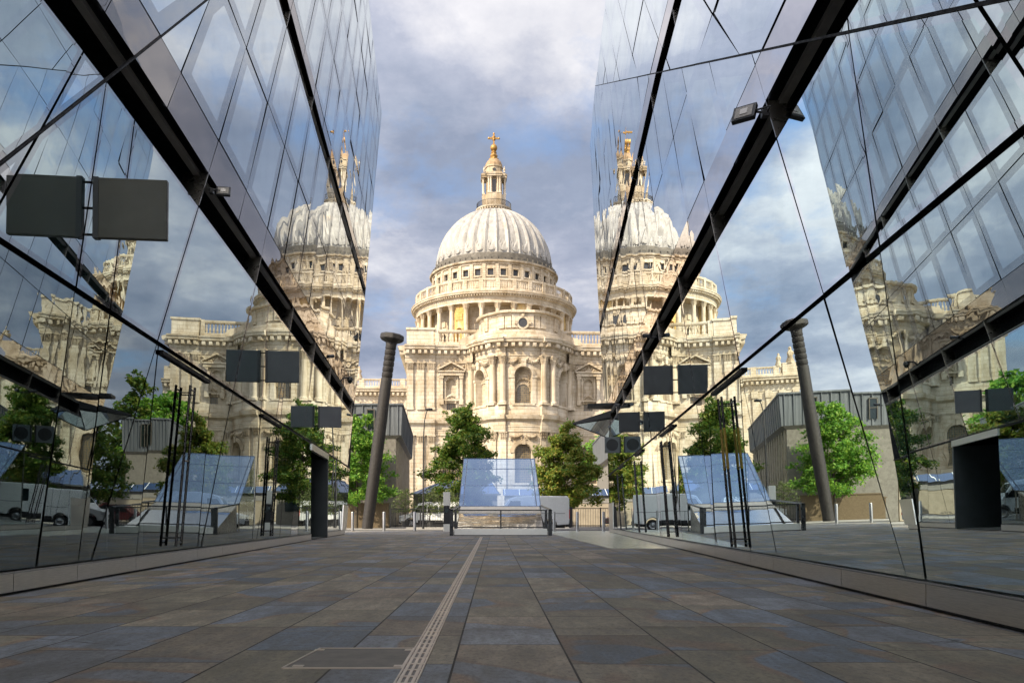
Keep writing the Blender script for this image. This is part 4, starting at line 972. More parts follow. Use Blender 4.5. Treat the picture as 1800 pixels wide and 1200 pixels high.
def apse():
    r = 7.9; A = lambda deg: R(deg)*r
    ops = []
    for a in (-58, 0, 58): ops += [(A(a), 2.75, 18.95, 23.4, True), (A(a), 2.75, 6.4, 11.2, True)]
    m = MB(); wall(m, AP, A(-88), A(88), 0, ZC+0.2, ops, 0.6, 1.1); m.obj('apse_wall', 'portland_stone', cath, fix=False)
    for a in (-58, 0, 58):
        u = A(a)
        # coffered upper niche with a smaller glazed light in it
        m = MB(); archpanel(m, AP, u, 2.75, 18.95, 23.4, -1.08); m.obj('niche_back', 'carved_stone', cath, fix=False)
        m = MB(); archband(m, AP, u, 2.75, 23.4, 0.5, -0.05, 0.22); archband(m, AP, u, 2.78, 23.4, 0.16, 0.1, 0.34); blk(m, AP, u-0.35, u+0.35, 0, 0.6, 24.7, 25.9)
        blk(m, AP, u-1.75, u+1.75, 0, 0.35, 18.6, 18.95)
        for s in (-1, 1): blk(m, AP, u+s*1.85-0.48, u+s*1.85+0.48, 0, 0.2, 23.0, 23.4); blk(m, AP, u+s*1.72-0.35, u+s*1.72+0.35, 0, 0.10, 18.95, 23.0)
        m.obj('arch_moulding', 'portland_stone', cath)
        if a == 0:
            m = MB(); archpanel(m, AP, u, 2.3, 19.0, 20.95, -0.86); w = m.obj('window', 'leaded_glass', cath, fix=False)
            m = MB(); archband(m, AP, u, 2.3, 20.95, 0.24, -1.05, -0.72); festoon(m, AP, u-1.1, u+1.1, 22.55, -0.45, -0.95, 0.17); festoon(m, AP, u-0.9, u+0.9, 23.5, -0.5, -0.98, 0.13); m.obj('window_frame', 'carved_stone', w)
        else:
            m = MB(); blk(m, AP, u-0.95, u+0.95, -1.07, -0.95, 19.2, 22.6); blk(m, AP, u-1.25, u+1.25, -1.07, -0.85, 22.7, 23.0); m.obj('blind_panel', 'portland_stone', cath)
        window(AP, u, 2.75, 6.4, 11.2, -0.7, cath)
        m = MB(); archband(m, AP, u, 2.9, 11.2, 0.6, 0.0, 0.25); festoon(m, AP, u-2.0, u-0.4, 13.9, 0.3, 0.25, 0.2); festoon(m, AP, u+0.4, u+2.0, 13.9, 0.3, 0.25, 0.2); m.obj('arch_moulding', 'carved_stone', cath, fix=False)
    me = column_mesh(0.52, 18.7, ZC+0.1, 1.35, 16); me2 = column_mesh(0.5, 0.8, 14.5, 1.35, 12)
    for a in (-35.5, -23.0, 23.0, 35.5, -80, 80):
        t = R(a); rr = r+0.42
        inst(me, 'column', cath, (rr*math.sin(t), -90.8-rr*math.cos(t), 0), t)
        pilaster(AP, A(a), 1.0, 1.0, 14.5, 0.3, cath, 1.3)
    m = MB(); storey_bands(m, AP, A(-86), A(86), 0.6)
    f2 = lambda u, z, d=0.0: AP(u, z, d+0.5)
    for a, b in ((-40, -19.5), (19.5, 40)):
        cornice(m, f2, A(a), A(b), ZC+0.002, ZT-ZC, 0.95, 0.6); dent(m, f2, A(a), A(b), 0.95, 0.48, 0.55, 1.2, ZC+1.4, ZC+1.95)
        sweep(m, f2, A(a), A(b), [(-0.4, 17.2), (0.35, 17.2), (0.35, 18.55), (0.2, 18.705), (-0.4, 18.705)], 0.6)
        sweep(m, f2, A(a), A(b), [(-0.4, 14.5), (0.12, 14.5), (0.2, 15.25), (0.2, 16.2), (0.75, 16.5), (0.85, 17.08), (-0.4, 17.22)], 0.6)
    m.obj('cornice', 'portland_stone', cath)
    # sweep from the flat wall to the apse
    for s in (-1, 1):
        m = MB(); cx = s*(7.9+2.4); cy = -91.8-2.0
        n = 8; pts = []
        for k in range(n+1):
            t = math.pi/2*k/n; pts.append((cx-s*2.4*math.sin(t)*1.0, cy+2.0*1.0-2.0*(1-math.cos(t))))
        for (x0, y0), (x1, y1) in zip(pts, pts[1:]):
            m.hexa([(x0, y0+0.3, ZC), (x1, y1+0.3, ZC), (x1, y1-0.25, ZC), (x0, y0-0.25, ZC), (x0, y0+0.3, ZT-1.0), (x1, y1+0.3, ZT-1.0), (x1, y1-0.6, ZT-1.0), (x0, y0-0.6, ZT-1.0)])
            m.hexa([(x0, y0+0.3, ZT-1.0), (x1, y1+0.3, ZT-1.0), (x1, y1-1.3, ZT-0.85), (x0, y0-1.3, ZT-0.85), (x0, y0+0.3, ZT-0.02), (x1, y1+0.3, ZT-0.02), (x1, y1-1.52, ZT-0.1), (x0, y0-1.52, ZT-0.1)])
        m.obj('cornice_sweep', 'portland_stone', cath)
    for a, b in ((-17.5, -6), (-5, 5), (6, 17.5), (-52, -42), (-74, -62), (42, 52), (62, 74)):
        m = MB(); frieze(m, AP, A(a), A(b), 26.05); m.obj('festoon', 'carved_stone', cath, fix=False)
    # attic over the apse with its oculus
    r2 = 6.6; f = cyl(0, -90.6, r2); B = lambda d: R(d)*r2
    m = MB(); m.lathe([(8.7, ZT-0.1), (8.7, ZT+0.42), (7.35, ZT+0.46), (7.35, ZT+1.15), (7.15, ZT+1.25), (7.15, ZT+1.5), (6.6, ZT+1.55)], 40, (0, -90.6), R(-90), R(90)); m.obj('attic_base', 'portland_stone', cath)
    m = MB(); wall(m, f, B(-90), B(90), ZT+0.5, 33.7, [], 0.6)
    fr = flat(-1.75, -90.6-r2-0.22, 1, 0)
    blk(m, fr, 0, 3.5, -0.5, 0, ZT+1.9, 33.7)
    for a in (-30, -20, 20, 30, 58, -58): blk(m, f, B(a)-0.5, B(a)+0.5, -0.1, 0.28, ZT+1.9, 33.5)
    m.obj('attic_wall', 'portland_stone', cath)
    m = MB(); sweep(m, f, B(-90), B(90), [(0, 33.1), (0.15, 33.2), (0.15, 33.45), (0.6, 33.6), (0.68, 33.9), (0, 34.0)], 0.6)
    f3 = lambda u, z, d=0.0: f(u, z, d+0.3)
    for a, b in ((-35, -14), (14, 35)): sweep(m, f3, B(a), B(b), [(-0.2, 33.1), (0.15, 33.2), (0.15, 33.45), (0.6, 33.6), (0.68, 33.92), (-0.2, 34.02)], 0.6)
    blk(m, fr, -0.2, 3.7, -0.5, 0.45, 33.55, 33.95)
    m.quad(*[(6.7*math.sin(R(a)), -90.6-6.7*math.cos(R(a)), 33.9) for a in range(-90, 91, 10)]); m.obj('attic_cornice', 'portland_stone', cath)
    m = MB(); n = 24; c = [fr(1.75+0.72*math.cos(2*math.pi*k/n), 31.95+0.78*math.sin(2*math.pi*k/n), 0.03) for k in range(n)]; m.quad(*c); o = m.obj('oculus', 'window_dark', cath, fix=False)
    m = MB()
    for k in range(n):
        a, b = 2*math.pi*k/n, 2*math.pi*(k+1)/n; pts = []
        for d in (0.0, 0.2):
            for an, q in ((a, 0.72), (b, 0.72), (b, 1.0), (a, 1.0)): pts.append(fr(1.75+q*math.cos(an), 31.95+q*1.06*math.sin(an), d))
        m.hexa(pts)
    for dx, dz in ((-1.1, 0), (1.1, 0), (0, 1.2), (0, -1.2)): blk(m, fr, 1.75+dx-0.22, 1.75+dx+0.22, 0, 0.3, 31.95+dz-0.22, 31.95+dz+0.22)
    m.obj('oculus_frame', 'carved_stone', o)
    for s in (-1, 1):
        m = MB(); pts = [(6.4, 32.9), (6.5, 32.2), (7.0, 31.6), (8.2, 30.9), (9.6, 30.5), (10.2, 29.9), (10.2, ZT-0.2), (6.2, ZT-0.2), (6.2, 32.9)]
        poly = [(s*x, z) for x, z in pts]; m.prism(poly if s > 0 else poly[::-1], -92.6, -91.3); m.obj('scroll_buttress', 'carved_stone', cath)
apse()
def transept():
    m = MB(); Z1, Z2 = 29.7, 33.3
    for x0, x1 in ((-39, -18.7), (18.7, 39)):
        f = flat(x0, -22, 1, 0); w = x1-x0
        wall(m, f, 0, w, 0, Z1, [(w*0.3, 2.4, 8, 12, True), (w*0.7, 2.4, 8, 12, True), (w*0.3, 2.4, 20, 24, True), (w*0.7, 2.4, 20, 24, True)], 2.5, 0.6)
        m.quad(f(0, 0, -0.6), f(w, 0, -0.6), f(w, 27, -0.6), f(0, 27, -0.6))
    m.box(-39, 39, -21.3, 24, 0, Z2-0.2)
    m.obj('transept_wall', 'portland_stone', cath, fix=False)
    m = MB()
    for x0, x1 in ((-39, -18.7), (18.7, 39)):
        m = MB(); f = flat(x0, -22, 1, 0); w = x1-x0
        cornice(m, f, -0.4, w+0.4, Z1, Z2-Z1, 1.1, 4); dent(m, f, 0, w, 1.1, 0.55, 0.6, 1.35, Z1+1.65, Z1+2.3)
        for k in range(7): u = 0.8+k*(w-1.6)/6; blk(m, f, u-0.55, u+0.55, 0, 0.35, 18, Z1+0.1); blk(m, f, u-0.75, u+0.75, 0, 0.55, Z1-1.5, Z1)
        m.obj('transept_cornice', 'portland_stone', cath)
    for x0, x1 in ((-39, -18.7), (18.7, 39)):
        m = MB(); f = flat(x0, -22, 1, 0); w = x1-x0; balustrade(m, f, 0, w, Z2, Z2+2.3, -0.3, 0.6, 5.0, 1.3)
        s = 0 if x0 < 0 else w
        blk(m, f, min(abs(s), w)-0.2 if s else -0.2, (w+0.2) if s else 3.6, -3, 0.2, Z2, Z2+3.0) if not s else blk(m, f, w-3.6, w+0.2, -3, 0.2, Z2, Z2+3.0)
        m.obj('balustrade', 'portland_stone', cath)
    for x in (-37.3, 37.3, -34.6, 34.6):
        m = MB(); k = 1 if abs(x) > 36 else 0.8
        m.lathe([(1.0*k, 0), (0.9*k, 0.5), (0.55*k, 1.6*k), (0.75*k, 2.4*k), (0.5*k, 3.0*k), (0.25*k, 3.15*k), (0.38*k, 3.5*k), (0.3*k, 3.85*k), (0.05, 4.0*k)], 10, mod=lambda a, z: 1+0.22*math.sin(3*a+z*2.3))
        m.obj('statue', 'carved_stone', cath, smooth=True, loc=(x, -21.5, Z2+(2.9 if k == 1 else 2.3)))
transept()
def drum():
    f = cyl(0, 0, 17.6)
    m = MB(); m.lathe([(23.6, 29), (23.6, 36), (22.2, 37), (22.2, 42.2), (21.8, 42.2), (17.6, 42.2)], 96, cap=False); m.obj('drum_podium', 'portland_stone', cath)
    N = 32; bay = 2*math.pi*17.6/N; ops = []
    for k in range(N):
        if k % 4 != 1: ops.append((-math.pi*17.6+bay*(k+0.5), 1.5, 43.6, 48.6, True))
    m = MB(); wall(m, f, -math.pi*17.6, math.pi*17.6, 42.0, 56.2, ops, bay/3, 0.8, 6); m.obj('drum_wall', 'portland_stone', cath, fix=False)
    for o in ops: m = MB(); archpanel(m, f, o[0], 1.5, 43.6, 48.6, -0.6, arc=6); m.obj('drum_window', 'window_dark', cath, fix=False)
    m = MB()
    for q in ops: archband(m, f, q[0], 1.5, 48.6, 0.35, 0, 0.2, 6); blk(m, f, q[0]-0.75, q[0]+0.75, 0, 0.25, 51.0, 52.6)
    m.obj('window_moulding', 'carved_stone', cath, fix=False)
    # colonnade, every fourth bay closed by a niche
    me = column_mesh(0.62, 42.2, 55.2, 1.45, 14)
    for k in range(N):
        a = 2*math.pi*k/N; inst(me, 'peristyle_column', cath, (20.9*math.sin(a), -20.9*math.cos(a), 0), a)
    g = cyl(0, 0, 20.6); bb = 2*math.pi*20.6/N
    for k in range(N):
        if k % 4 != 1: continue
        u = -math.pi*20.6+bb*(k+0.5)
        m = MB(); wall(m, g, u-bb/2+0.55, u+bb/2-0.55, 42.2, 55.2, [(u, 1.9, 43.2, 48.4, True)], 0.7, 0.9, 8); archpanel(m, g, u, 1.9, 43.2, 48.4, -0.88)
        for e in (u-bb/2+0.55, u+bb/2-0.55): m.quad(g(e, 42.2, 0), g(e, 55.2, 0), g(e, 55.2, -3.0), g(e, 42.2, -3.0))
        archband(m, g, u, 1.9, 48.4, 0.3, 0, 0.18); blk(m, g, u-0.9, u+0.9, 0, 0.2, 51.3, 53.0)
        m.obj('peristyle_niche', 'ochre_stone', cath, fix=False)
    h = cyl(0, 0, 20.9)
    m = MB(); pr = [(-3.3, 55.2), (0.55, 55.2), (0.55, 55.9), (0.62, 55.95), (0.62, 56.75), (0.9, 56.85), (0.95, 57.2), (1.75, 57.3), (1.8, 57.55), (1.95, 57.75), (1.95, 57.95), (-3.3, 58.05)]
    m.lathe([(20.9+d, z) for d, z in pr], 128, cap=False); dent(m, h, -math.pi*20.9, math.pi*20.9, 0.66, 0.36, 0.9, 1.45, 56.85, 57.25); m.obj('peristyle_cornice', 'portland_stone', cath)
    b = cyl(0, 0, 21.3); m = MB(); balustrade(m, b, -math.pi*21.3, math.pi*21.3, 58.0, 61.2, 0, 0.60, 4.18, 1.0); m.obj('stone_gallery_balustrade', 'portland_stone', cath)
    # attic storey
    R2 = 16.9; t = cyl(0, 0, R2); b2 = 2*math.pi*R2/N; ops = [(-math.pi*R2+b2*(k+0.5), 1.5, 63.3, 65.0, False) for k in range(N)]
    m = MB(); wall(m, t, -math.pi*R2, math.pi*R2, 58.0, 66.6, ops, b2/3, 0.5, 2); m.obj('attic_storey', 'portland_stone', cath, fix=False)
    for o in ops: m = MB(); m.quad(*[t(o[0]+x, z, -0.45) for x, z in ((-0.75, 63.3), (0.75, 63.3), (0.75, 65.0), (-0.75, 65.0))]); m.obj('attic_window', 'window_dark', cath, fix=False)
    m = MB()
    for k in range(N):
        u = -math.pi*R2+b2*k; blk(m, t, u-0.42, u+0.42, 0, 0.28, 58.2, 66.5)
        c = ops[k][0]
        for s in (-1, 1): blk(m, t, c+s*0.9-0.14, c+s*0.9+0.14, 0, 0.14, 63.2, 65.15)
        blk(m, t, c-1.05, c+1.05, 0, 0.3, 62.9, 63.25); blk(m, t, c-1.05, c+1.05, 0, 0.2, 65.0, 65.25); blk(m, t, c-0.9, c+0.9, 0, 0.12, 60.2, 62.3)
    m.obj('attic_pilasters', 'portland_stone', cath)
    m = MB(); m.lathe([(16.9, 66.1), (17.2, 66.2), (17.2, 66.6), (17.7, 66.75), (17.8, 67.1), (17.0, 67.25)], 96, cap=False); m.obj('attic_cornice', 'carved_stone', cath)
    m = MB(); m.lathe([(17.75, 67.05), (17.6, 67.35), (17.1, 67.4), (17.1, 68.1), (16.75, 68.2), (16.7, 68.9), (16.35, 69.0), (16.3, 69.5), (15.7, 69.6)], 96, cap=False)
    dent(m, cyl(0, 0, 17.1), -math.pi*17.1, math.pi*17.1, 1.68, 0.5, -0.1, 0.25, 67.4, 68.15); m.obj('dome_steps', 'lead_dark', cath)
drum()
def dome():
    # ribbed lead shell: 32 ribs with sunk lobed panels between
    N = 32; sub = 12; rows = 34; m = MB(); n = N*sub; top = math.acos(4.45/15.75)
    def prof(t): return 15.75*math.cos(t), 69.4+16.45*math.sin(t)
    for i in range(rows+1):
        t = top*(i/rows)**0.9; r, z = prof(t); k = i/rows
        for j in range(n):
            a = 2*math.pi*j/n; ph = (j % sub)/sub; e = min(ph, 1-ph)*2       # 0 at the rib, 1 mid-panel
            rib = 0.34*max(0, 1-e/0.24)**0.5*(1-0.35*k) if e < 0.24 else 0
            lobe = 0.08+0.045*(1-((e-0.3)/0.7)**2 if e > 0.3 else 0)
            sunk = -0.20 if (e > 0.34 and k > lobe) else 0.0
            rr = r+rib+sunk; m.v.append((rr*math.sin(a), -rr*math.cos(a), z))
    for i in range(rows):
        for j in range(n): m.f.append((i*n+j, i*n+(j+1) % n, (i+1)*n+(j+1) % n, (i+1)*n+j)); m.m.append(0)
    m.obj('dome', 'dome_lead', cath, smooth=False, fix=False)
    m = MB()
    f = cyl(0, 0, 15.95); bay = 2*math.pi*15.95/N
    for k in range(N):
        c = -math.pi*15.95+bay*(k+0.5)
        for j in range(8):
            a0, a1 = math.pi*j/8, math.pi*(j+1)/8; q = 0.95
            m.hexa([f(c-q*math.cos(x), 71.1-w*math.sin(x), d) for d in (-0.05, 0.16) for x, w in ((a0, 0.75), (a1, 0.75), (a1, 1.05), (a0, 1.05))])
    m.obj('dome_scallops', 'dome_lead', cath, fix=False)
dome()
def lantern():
    m = MB(); m.lathe([(4.5, 84.3), (4.7, 84.7), (4.3, 84.9), (4.3, 85.5), (4.9, 85.8), (5.0, 86.1), (3.2, 86.2)], 48, cap=False); dent(m, cyl(0, 0, 4.3), -math.pi*4.3, math.pi*4.3, 0.7, 0.35, 0, 0.45, 85.3, 85.75); m.obj('golden_gallery', 'portland_stone', cath)
    m = MB(); f = cyl(0, 0, 4.75)
    sweep(m, f, -math.pi*4.75, math.pi*4.75, [(-0.04, 87.6), (0.04, 87.6), (0.04, 87.7), (-0.04, 87.7)], 0.7)
    dent(m, f, -math.pi*4.75, math.pi*4.75, 0.3, 0.06, -0.03, 0.03, 86.1, 87.65); m.obj('gallery_railing', 'iron_black', cath)
    m = MB()
    def cross(h, w, z0, z1):
        m.box(-h, h, -w, w, z0, z1); m.box(-w, w, -h, -w, z0, z1); m.box(-w, w, w, h, z0, z1)
    cross(3.2, 1.9, 86.1, 89.9)
    m.lathe([(2.2, 89.8), (2.2, 95.0)], 16, cap=False)
    cross(2.2, 1.2, 89.9, 94.6); cross(3.45, 2.1, 94.5, 95.0); cross(3.6, 2.25, 95.0, 95.4); cross(3.3, 2.0, 95.4, 95.7)
    m.lathe([(2.35, 95.4), (2.35, 97.6), (2.6, 97.7), (2.6, 98.0), (2.2, 98.1)], 8, cap=False)
    m.obj('lantern', 'lantern_stone', cath)
    me = column_mesh(0.26, 89.9, 94.5, 0.7, 8)
    for k in range(4):
        a = k*math.pi/2
        for x, y in ((-1.55, -2.95), (1.55, -2.95), (-0.95, -2.95), (0.95, -2.95)): inst(me, 'lantern_column', cath, (x*math.cos(a)-y*math.sin(a), x*math.sin(a)+y*math.cos(a), 0))
        m = MB(); w = (-0.5, 0.5, -2.26, -2.2); rot = Matrix.Rotation(a, 4, 'Z'); m.box(*w, 90.6, 93.9, lambda x, y, z: rot@Vector((x, y, z))); m.obj('lantern_window', 'window_dark', cath)
        m = MB(); g = lambda x, y, z: rot@Vector((x, y, z)); n = 14; m.quad(*[g(0.5*math.cos(2*math.pi*j/n), -2.42, 96.6+0.45*math.sin(2*math.pi*j/n)) for j in range(n)]); m.obj('clock_oculus', 'window_dark', cath, fix=False)
    for sx in (-1, 1):
        for sy in (-1, 1):
            m = MB(); m.lathe([(0.3, 95.6), (0.18, 95.9), (0.36, 96.3), (0.30, 96.6), (0.1, 96.8), (0.14, 97.0), (0.03, 97.3)], 8); m.obj('urn', 'portland_stone', cath, loc=(sx*2.75, sy*2.75, 0), smooth=True)
    m = MB(); m.lathe([(2.35, 98.0), (2.3, 98.7), (2.0, 99.4), (1.4, 100.0), (1.0, 100.3)], 24, mod=lambda a, z: 1+0.03*math.cos(12*a)); m.obj('lantern_cap', 'rust_stone', cath, smooth=True)
    m = MB(); m.lathe([(1.15, 100.2), (1.15, 100.5), (0.75, 100.8), (0.95, 101.3), (0.6, 101.9), (0.72, 102.2), (0.5, 102.5), (0.62, 102.7)], 16, mod=lambda a, z: 1+0.16*math.cos(4*a)); m.obj('finial', 'gilding', cath, smooth=True)
    m = MB(); m.lathe([(0.02, 102.55)]+[(0.98*math.sin(math.pi*k/12), 103.5-0.98*math.cos(math.pi*k/12)) for k in range(1, 12)]+[(0.02, 104.48)], 20); m.obj('ball', 'gilding', cath, smooth=True)
    m = MB(); m.box(-0.2, 0.2, -0.18, 0.18, 104.3, 107.3); m.box(-1.35, -0.2, -0.17, 0.17, 105.95, 106.35); m.box(0.2, 1.35, -0.17, 0.17, 105.95, 106.35)
    for x, z in ((-1.4, 106.15), (1.4, 106.15), (0, 107.4)): m.lathe([(0.02, z-0.34), (0.24, z-0.2), (0.3, z), (0.24, z+0.2), (0.02, z+0.34)], 8, (x, 0))
    m.lathe([(0.5, 105.6), (0.42, 106.1), (0.5, 106.7)], 4); m.lathe([(0.55, 104.3), (0.2, 104.7)], 8); m.obj('cross', 'gilding', cath)
lantern()

# ------------------------------------------------------------------ trees
def tree(label, loc, h, crown, leafmat, nleaf, lsize, trunk_r, seed, zlo=0.25, name='broadleaf_tree', cat='tree', group=None, shape=1.0, lean=0.0):
    g = np.random.default_rng(seed); t = thing(name, label, cat, loc, 0, group)
    m = MB(); zs = h*zlo; top = Vector((lean*h, 0, h*0.93))
    spine = [Vector((lean*h*k*k*0.9+(g.normal(0, 0.05) if k else 0), g.normal(0, 0.05) if k else 0, h*0.93*k)) for k in (0, 0.15, 0.3, 0.5, 0.7, 0.85, 1.0)]
    m.tube(spine, [trunk_r*1.25, trunk_r, trunk_r*0.85, trunk_r*0.6, trunk_r*0.38, trunk_r*0.2, 0.02], 9)
    clumps = []
    nb = 58
    for i in range(nb):
        k = (i+0.5)/nb; z = zs+(h*0.95-zs)*k**0.9
        prof = (math.sin(math.pi*min(1, 0.10+0.90*k**0.62))**0.75 if k > 0.02 else 0.5)*(0.80+0.34*g.random())
        a = i*2.39996+g.normal(0, 0.3); L = crown*max(0.16, prof)
        s = z-(0.25+0.2*g.random())*L; s = max(h*0.18, s); kk = min(s/(h*0.93), 1)
        base = Vector((lean*h*kk*kk*0.9, 0, s)); tip = Vector((base.x+L*math.cos(a), L*math.sin(a), z+g.normal(0, 0.05)*h-0.04*L))
        midp = base.lerp(tip, 0.55)+Vector((0, 0, 0.10*L)); r = trunk_r*0.32*(1-0.6*k)
        m.tube([base, midp, tip], [r, r*0.6, 0.012], 5, False)
        for q in (1.0, 0.9, 0.76, 0.6, 0.45):
            p = base.lerp(midp, q/0.55) if q < 0.55 else midp.lerp(tip, (q-0.55)/0.45)
            clumps.append((p+Vector(g.normal(0, 0.085*crown, 3)), (0.10+0.11*g.random())*crown*(0.6+0.5*min(1, prof+0.2)), q))
    m.obj('trunk', 'bark', t, smooth=True)
    ws = np.array([c[1]**2 for c in clumps]); ws /= ws.sum(); idx = g.choice(len(clumps), nleaf, p=ws)
    cen = np.array([list(clumps[i][0]) for i in idx]); rad = np.array([clumps[i][1] for i in idx])
    d = g.normal(size=(nleaf, 3)); d /= np.linalg.norm(d, axis=1)[:, None]; d[:, 2] *= 0.62
    P = cen+d*(rad*1.15*(g.random(nleaf)**0.55)*(1+0.5*(g.random(nleaf)>0.9)))[:, None]
    nrm = d*0.5+g.normal(size=(nleaf, 3))*0.6+np.array([0, 0, 0.55]); nrm /= np.linalg.norm(nrm, axis=1)[:, None]
    a = np.cross(nrm, g.normal(size=(nleaf, 3))); a /= np.linalg.norm(a, axis=1)[:, None]; b = np.cross(nrm, a)
    sz = lsize*(0.6+0.8*g.random(nleaf))[:, None]
    V = np.stack([P-a*sz, P-b*sz*0.5+nrm*sz*0.12, P+a*sz, P+b*sz*0.5+nrm*sz*0.12], 1).reshape(-1, 3)
    me = bpy.data.meshes.new('crown'); me.vertices.add(len(V)); me.vertices.foreach_set('co', V.ravel())
    me.loops.add(nleaf*4); me.loops.foreach_set('vertex_index', np.arange(nleaf*4)); me.polygons.add(nleaf)
    me.polygons.foreach_set('loop_start', np.arange(0, nleaf*4, 4)); me.update(calc_edges=True); me.materials.append(MAT[leafmat])
    o = bpy.data.objects.new('crown', me); C.objects.link(o); o.parent = t
    return t
tree('dense dark green tree beside the lamp post, left of the glass skylight', (-2.75, 73, 0), 10.8, 2.95, 'leaves_mid', 24000, 0.13, 0.16, 3, 0.24, shape=0.9)
tree('yellowing tree behind the white van, right of the glass skylight', (6.3, 74, 0), 9.0, 2.95, 'leaves_yellow', 25000, 0.13, 0.13, 8, 0.26, shape=0.9)
tree('bright green feathery tree behind the giant nail, beside the concrete block', (-11.55, 68.75, -0.05), 9.6, 2.95, 'leaves_green', 17000, 0.13, 0.13, 12, 0.25, shape=0.8)
tree('tall bright green tree behind the pale lead-topped block, seen only mirrored in left glass', (17.5, 112, 0), 17, 5.2, 'leaves_green', 9000, 0.32, 0.3, 21, 0.15)
tree('tall dark tree rising behind a bright green one, seen only mirrored in left glass', (22.5, 118, 0), 20, 4.6, 'leaves_mid', 8000, 0.32, 0.32, 22, 0.15)
tree('green tree low behind the concrete block at the left, seen mirrored in the right glass', (-20, 104, 0), 14.5, 4.2, 'leaves_green', 6000, 0.28, 0.25, 23, 0.2)
tree('leafy tree behind the low wall near the right railings, seen mirrored in the left glass', (14.9, 73, 0), 8.8, 3.0, 'leaves_mid', 8000, 0.16, 0.13, 25, 0.25)
for i, (x, y, s, lb_) in enumerate(((-7.3, 67.4, 1.05, 'left of the lamp post'), (-5.3, 67.6, 1.1, 'right of the lamp post'), (-3.7, 67.9, 1.0, 'behind the white ticket pillar'))):
    tree('small grey-green olive tree in a planter '+lb_, (x, y, 0.35), 2.75*s, 1.15, 'leaves_olive', 1300, 0.07, 0.04, 40+i, 0.3, 'olive_tree', 'tree', 'olive trees in planters')
    t = thing('planter', 'dark round planter under the olive tree '+lb_, 'planter', (x, y, 0), 0, 'planters behind the railings')
    m = MB(); m.lathe([(0.26, 0.0), (0.36, 0.5), (0.38, 0.5), (0.38, 0.56), (0.33, 0.56), (0.33, 0.48)], 16, cap=False); m.obj('pot', 'planter', t, smooth=True)
    m = MB(); m.lathe([(0.335, 0.48), (0.01, 0.5)], 16); m.obj('soil', 'bark', t)

# ------------------------------------------------------------------ giant nail
def nail():
    t = thing('nail_sculpture', 'giant leaning bronze nail standing at the left end of the passage', 'sculpture', (-10.0, 64.5, -0.05))
    top = Vector((1.92, 0, 14.65)); base = Vector((0, 0, -0.02)); ax = (top-base).normalized(); rot = ax.to_track_quat('Z', 'Y').to_matrix()
    L = (top-base).length; fn = lambda p: tuple(base+rot@Vector(p))
    m = MB(); n = 20; prof = [(0.43, 0), (0.46, L*0.2), (0.48, L*0.5), (0.44, L*0.72)]
    z = L*0.80
    prof.append((0.43, z-0.1))
    for k in range(6): prof += [(0.425, z), (0.37, z+0.06), (0.425, z+0.15)]; z += 0.44
    prof += [(0.41, L-0.40), (0.46, L-0.02)]
    i0 = len(m.v); m.lathe(prof, n, mod=lambda a, zz: 1+0.012*math.sin(3*a+zz)+0.008*math.sin(7*a-2*zz)); m.v = [fn(p) for p in m.v]; m.obj('shank', 'nail_bronze', t, smooth=True)
    m = MB(); m.lathe([(0.42, L-0.14), (0.88, L+0.05), (0.95, L+0.12), (0.94, L+0.42), (0.86, L+0.52), (0.02, L+0.56)], 9); m.v = [fn(p) for p in m.v]; m.obj('head', 'nail_bronze', t, bevel=0.03)
nail()

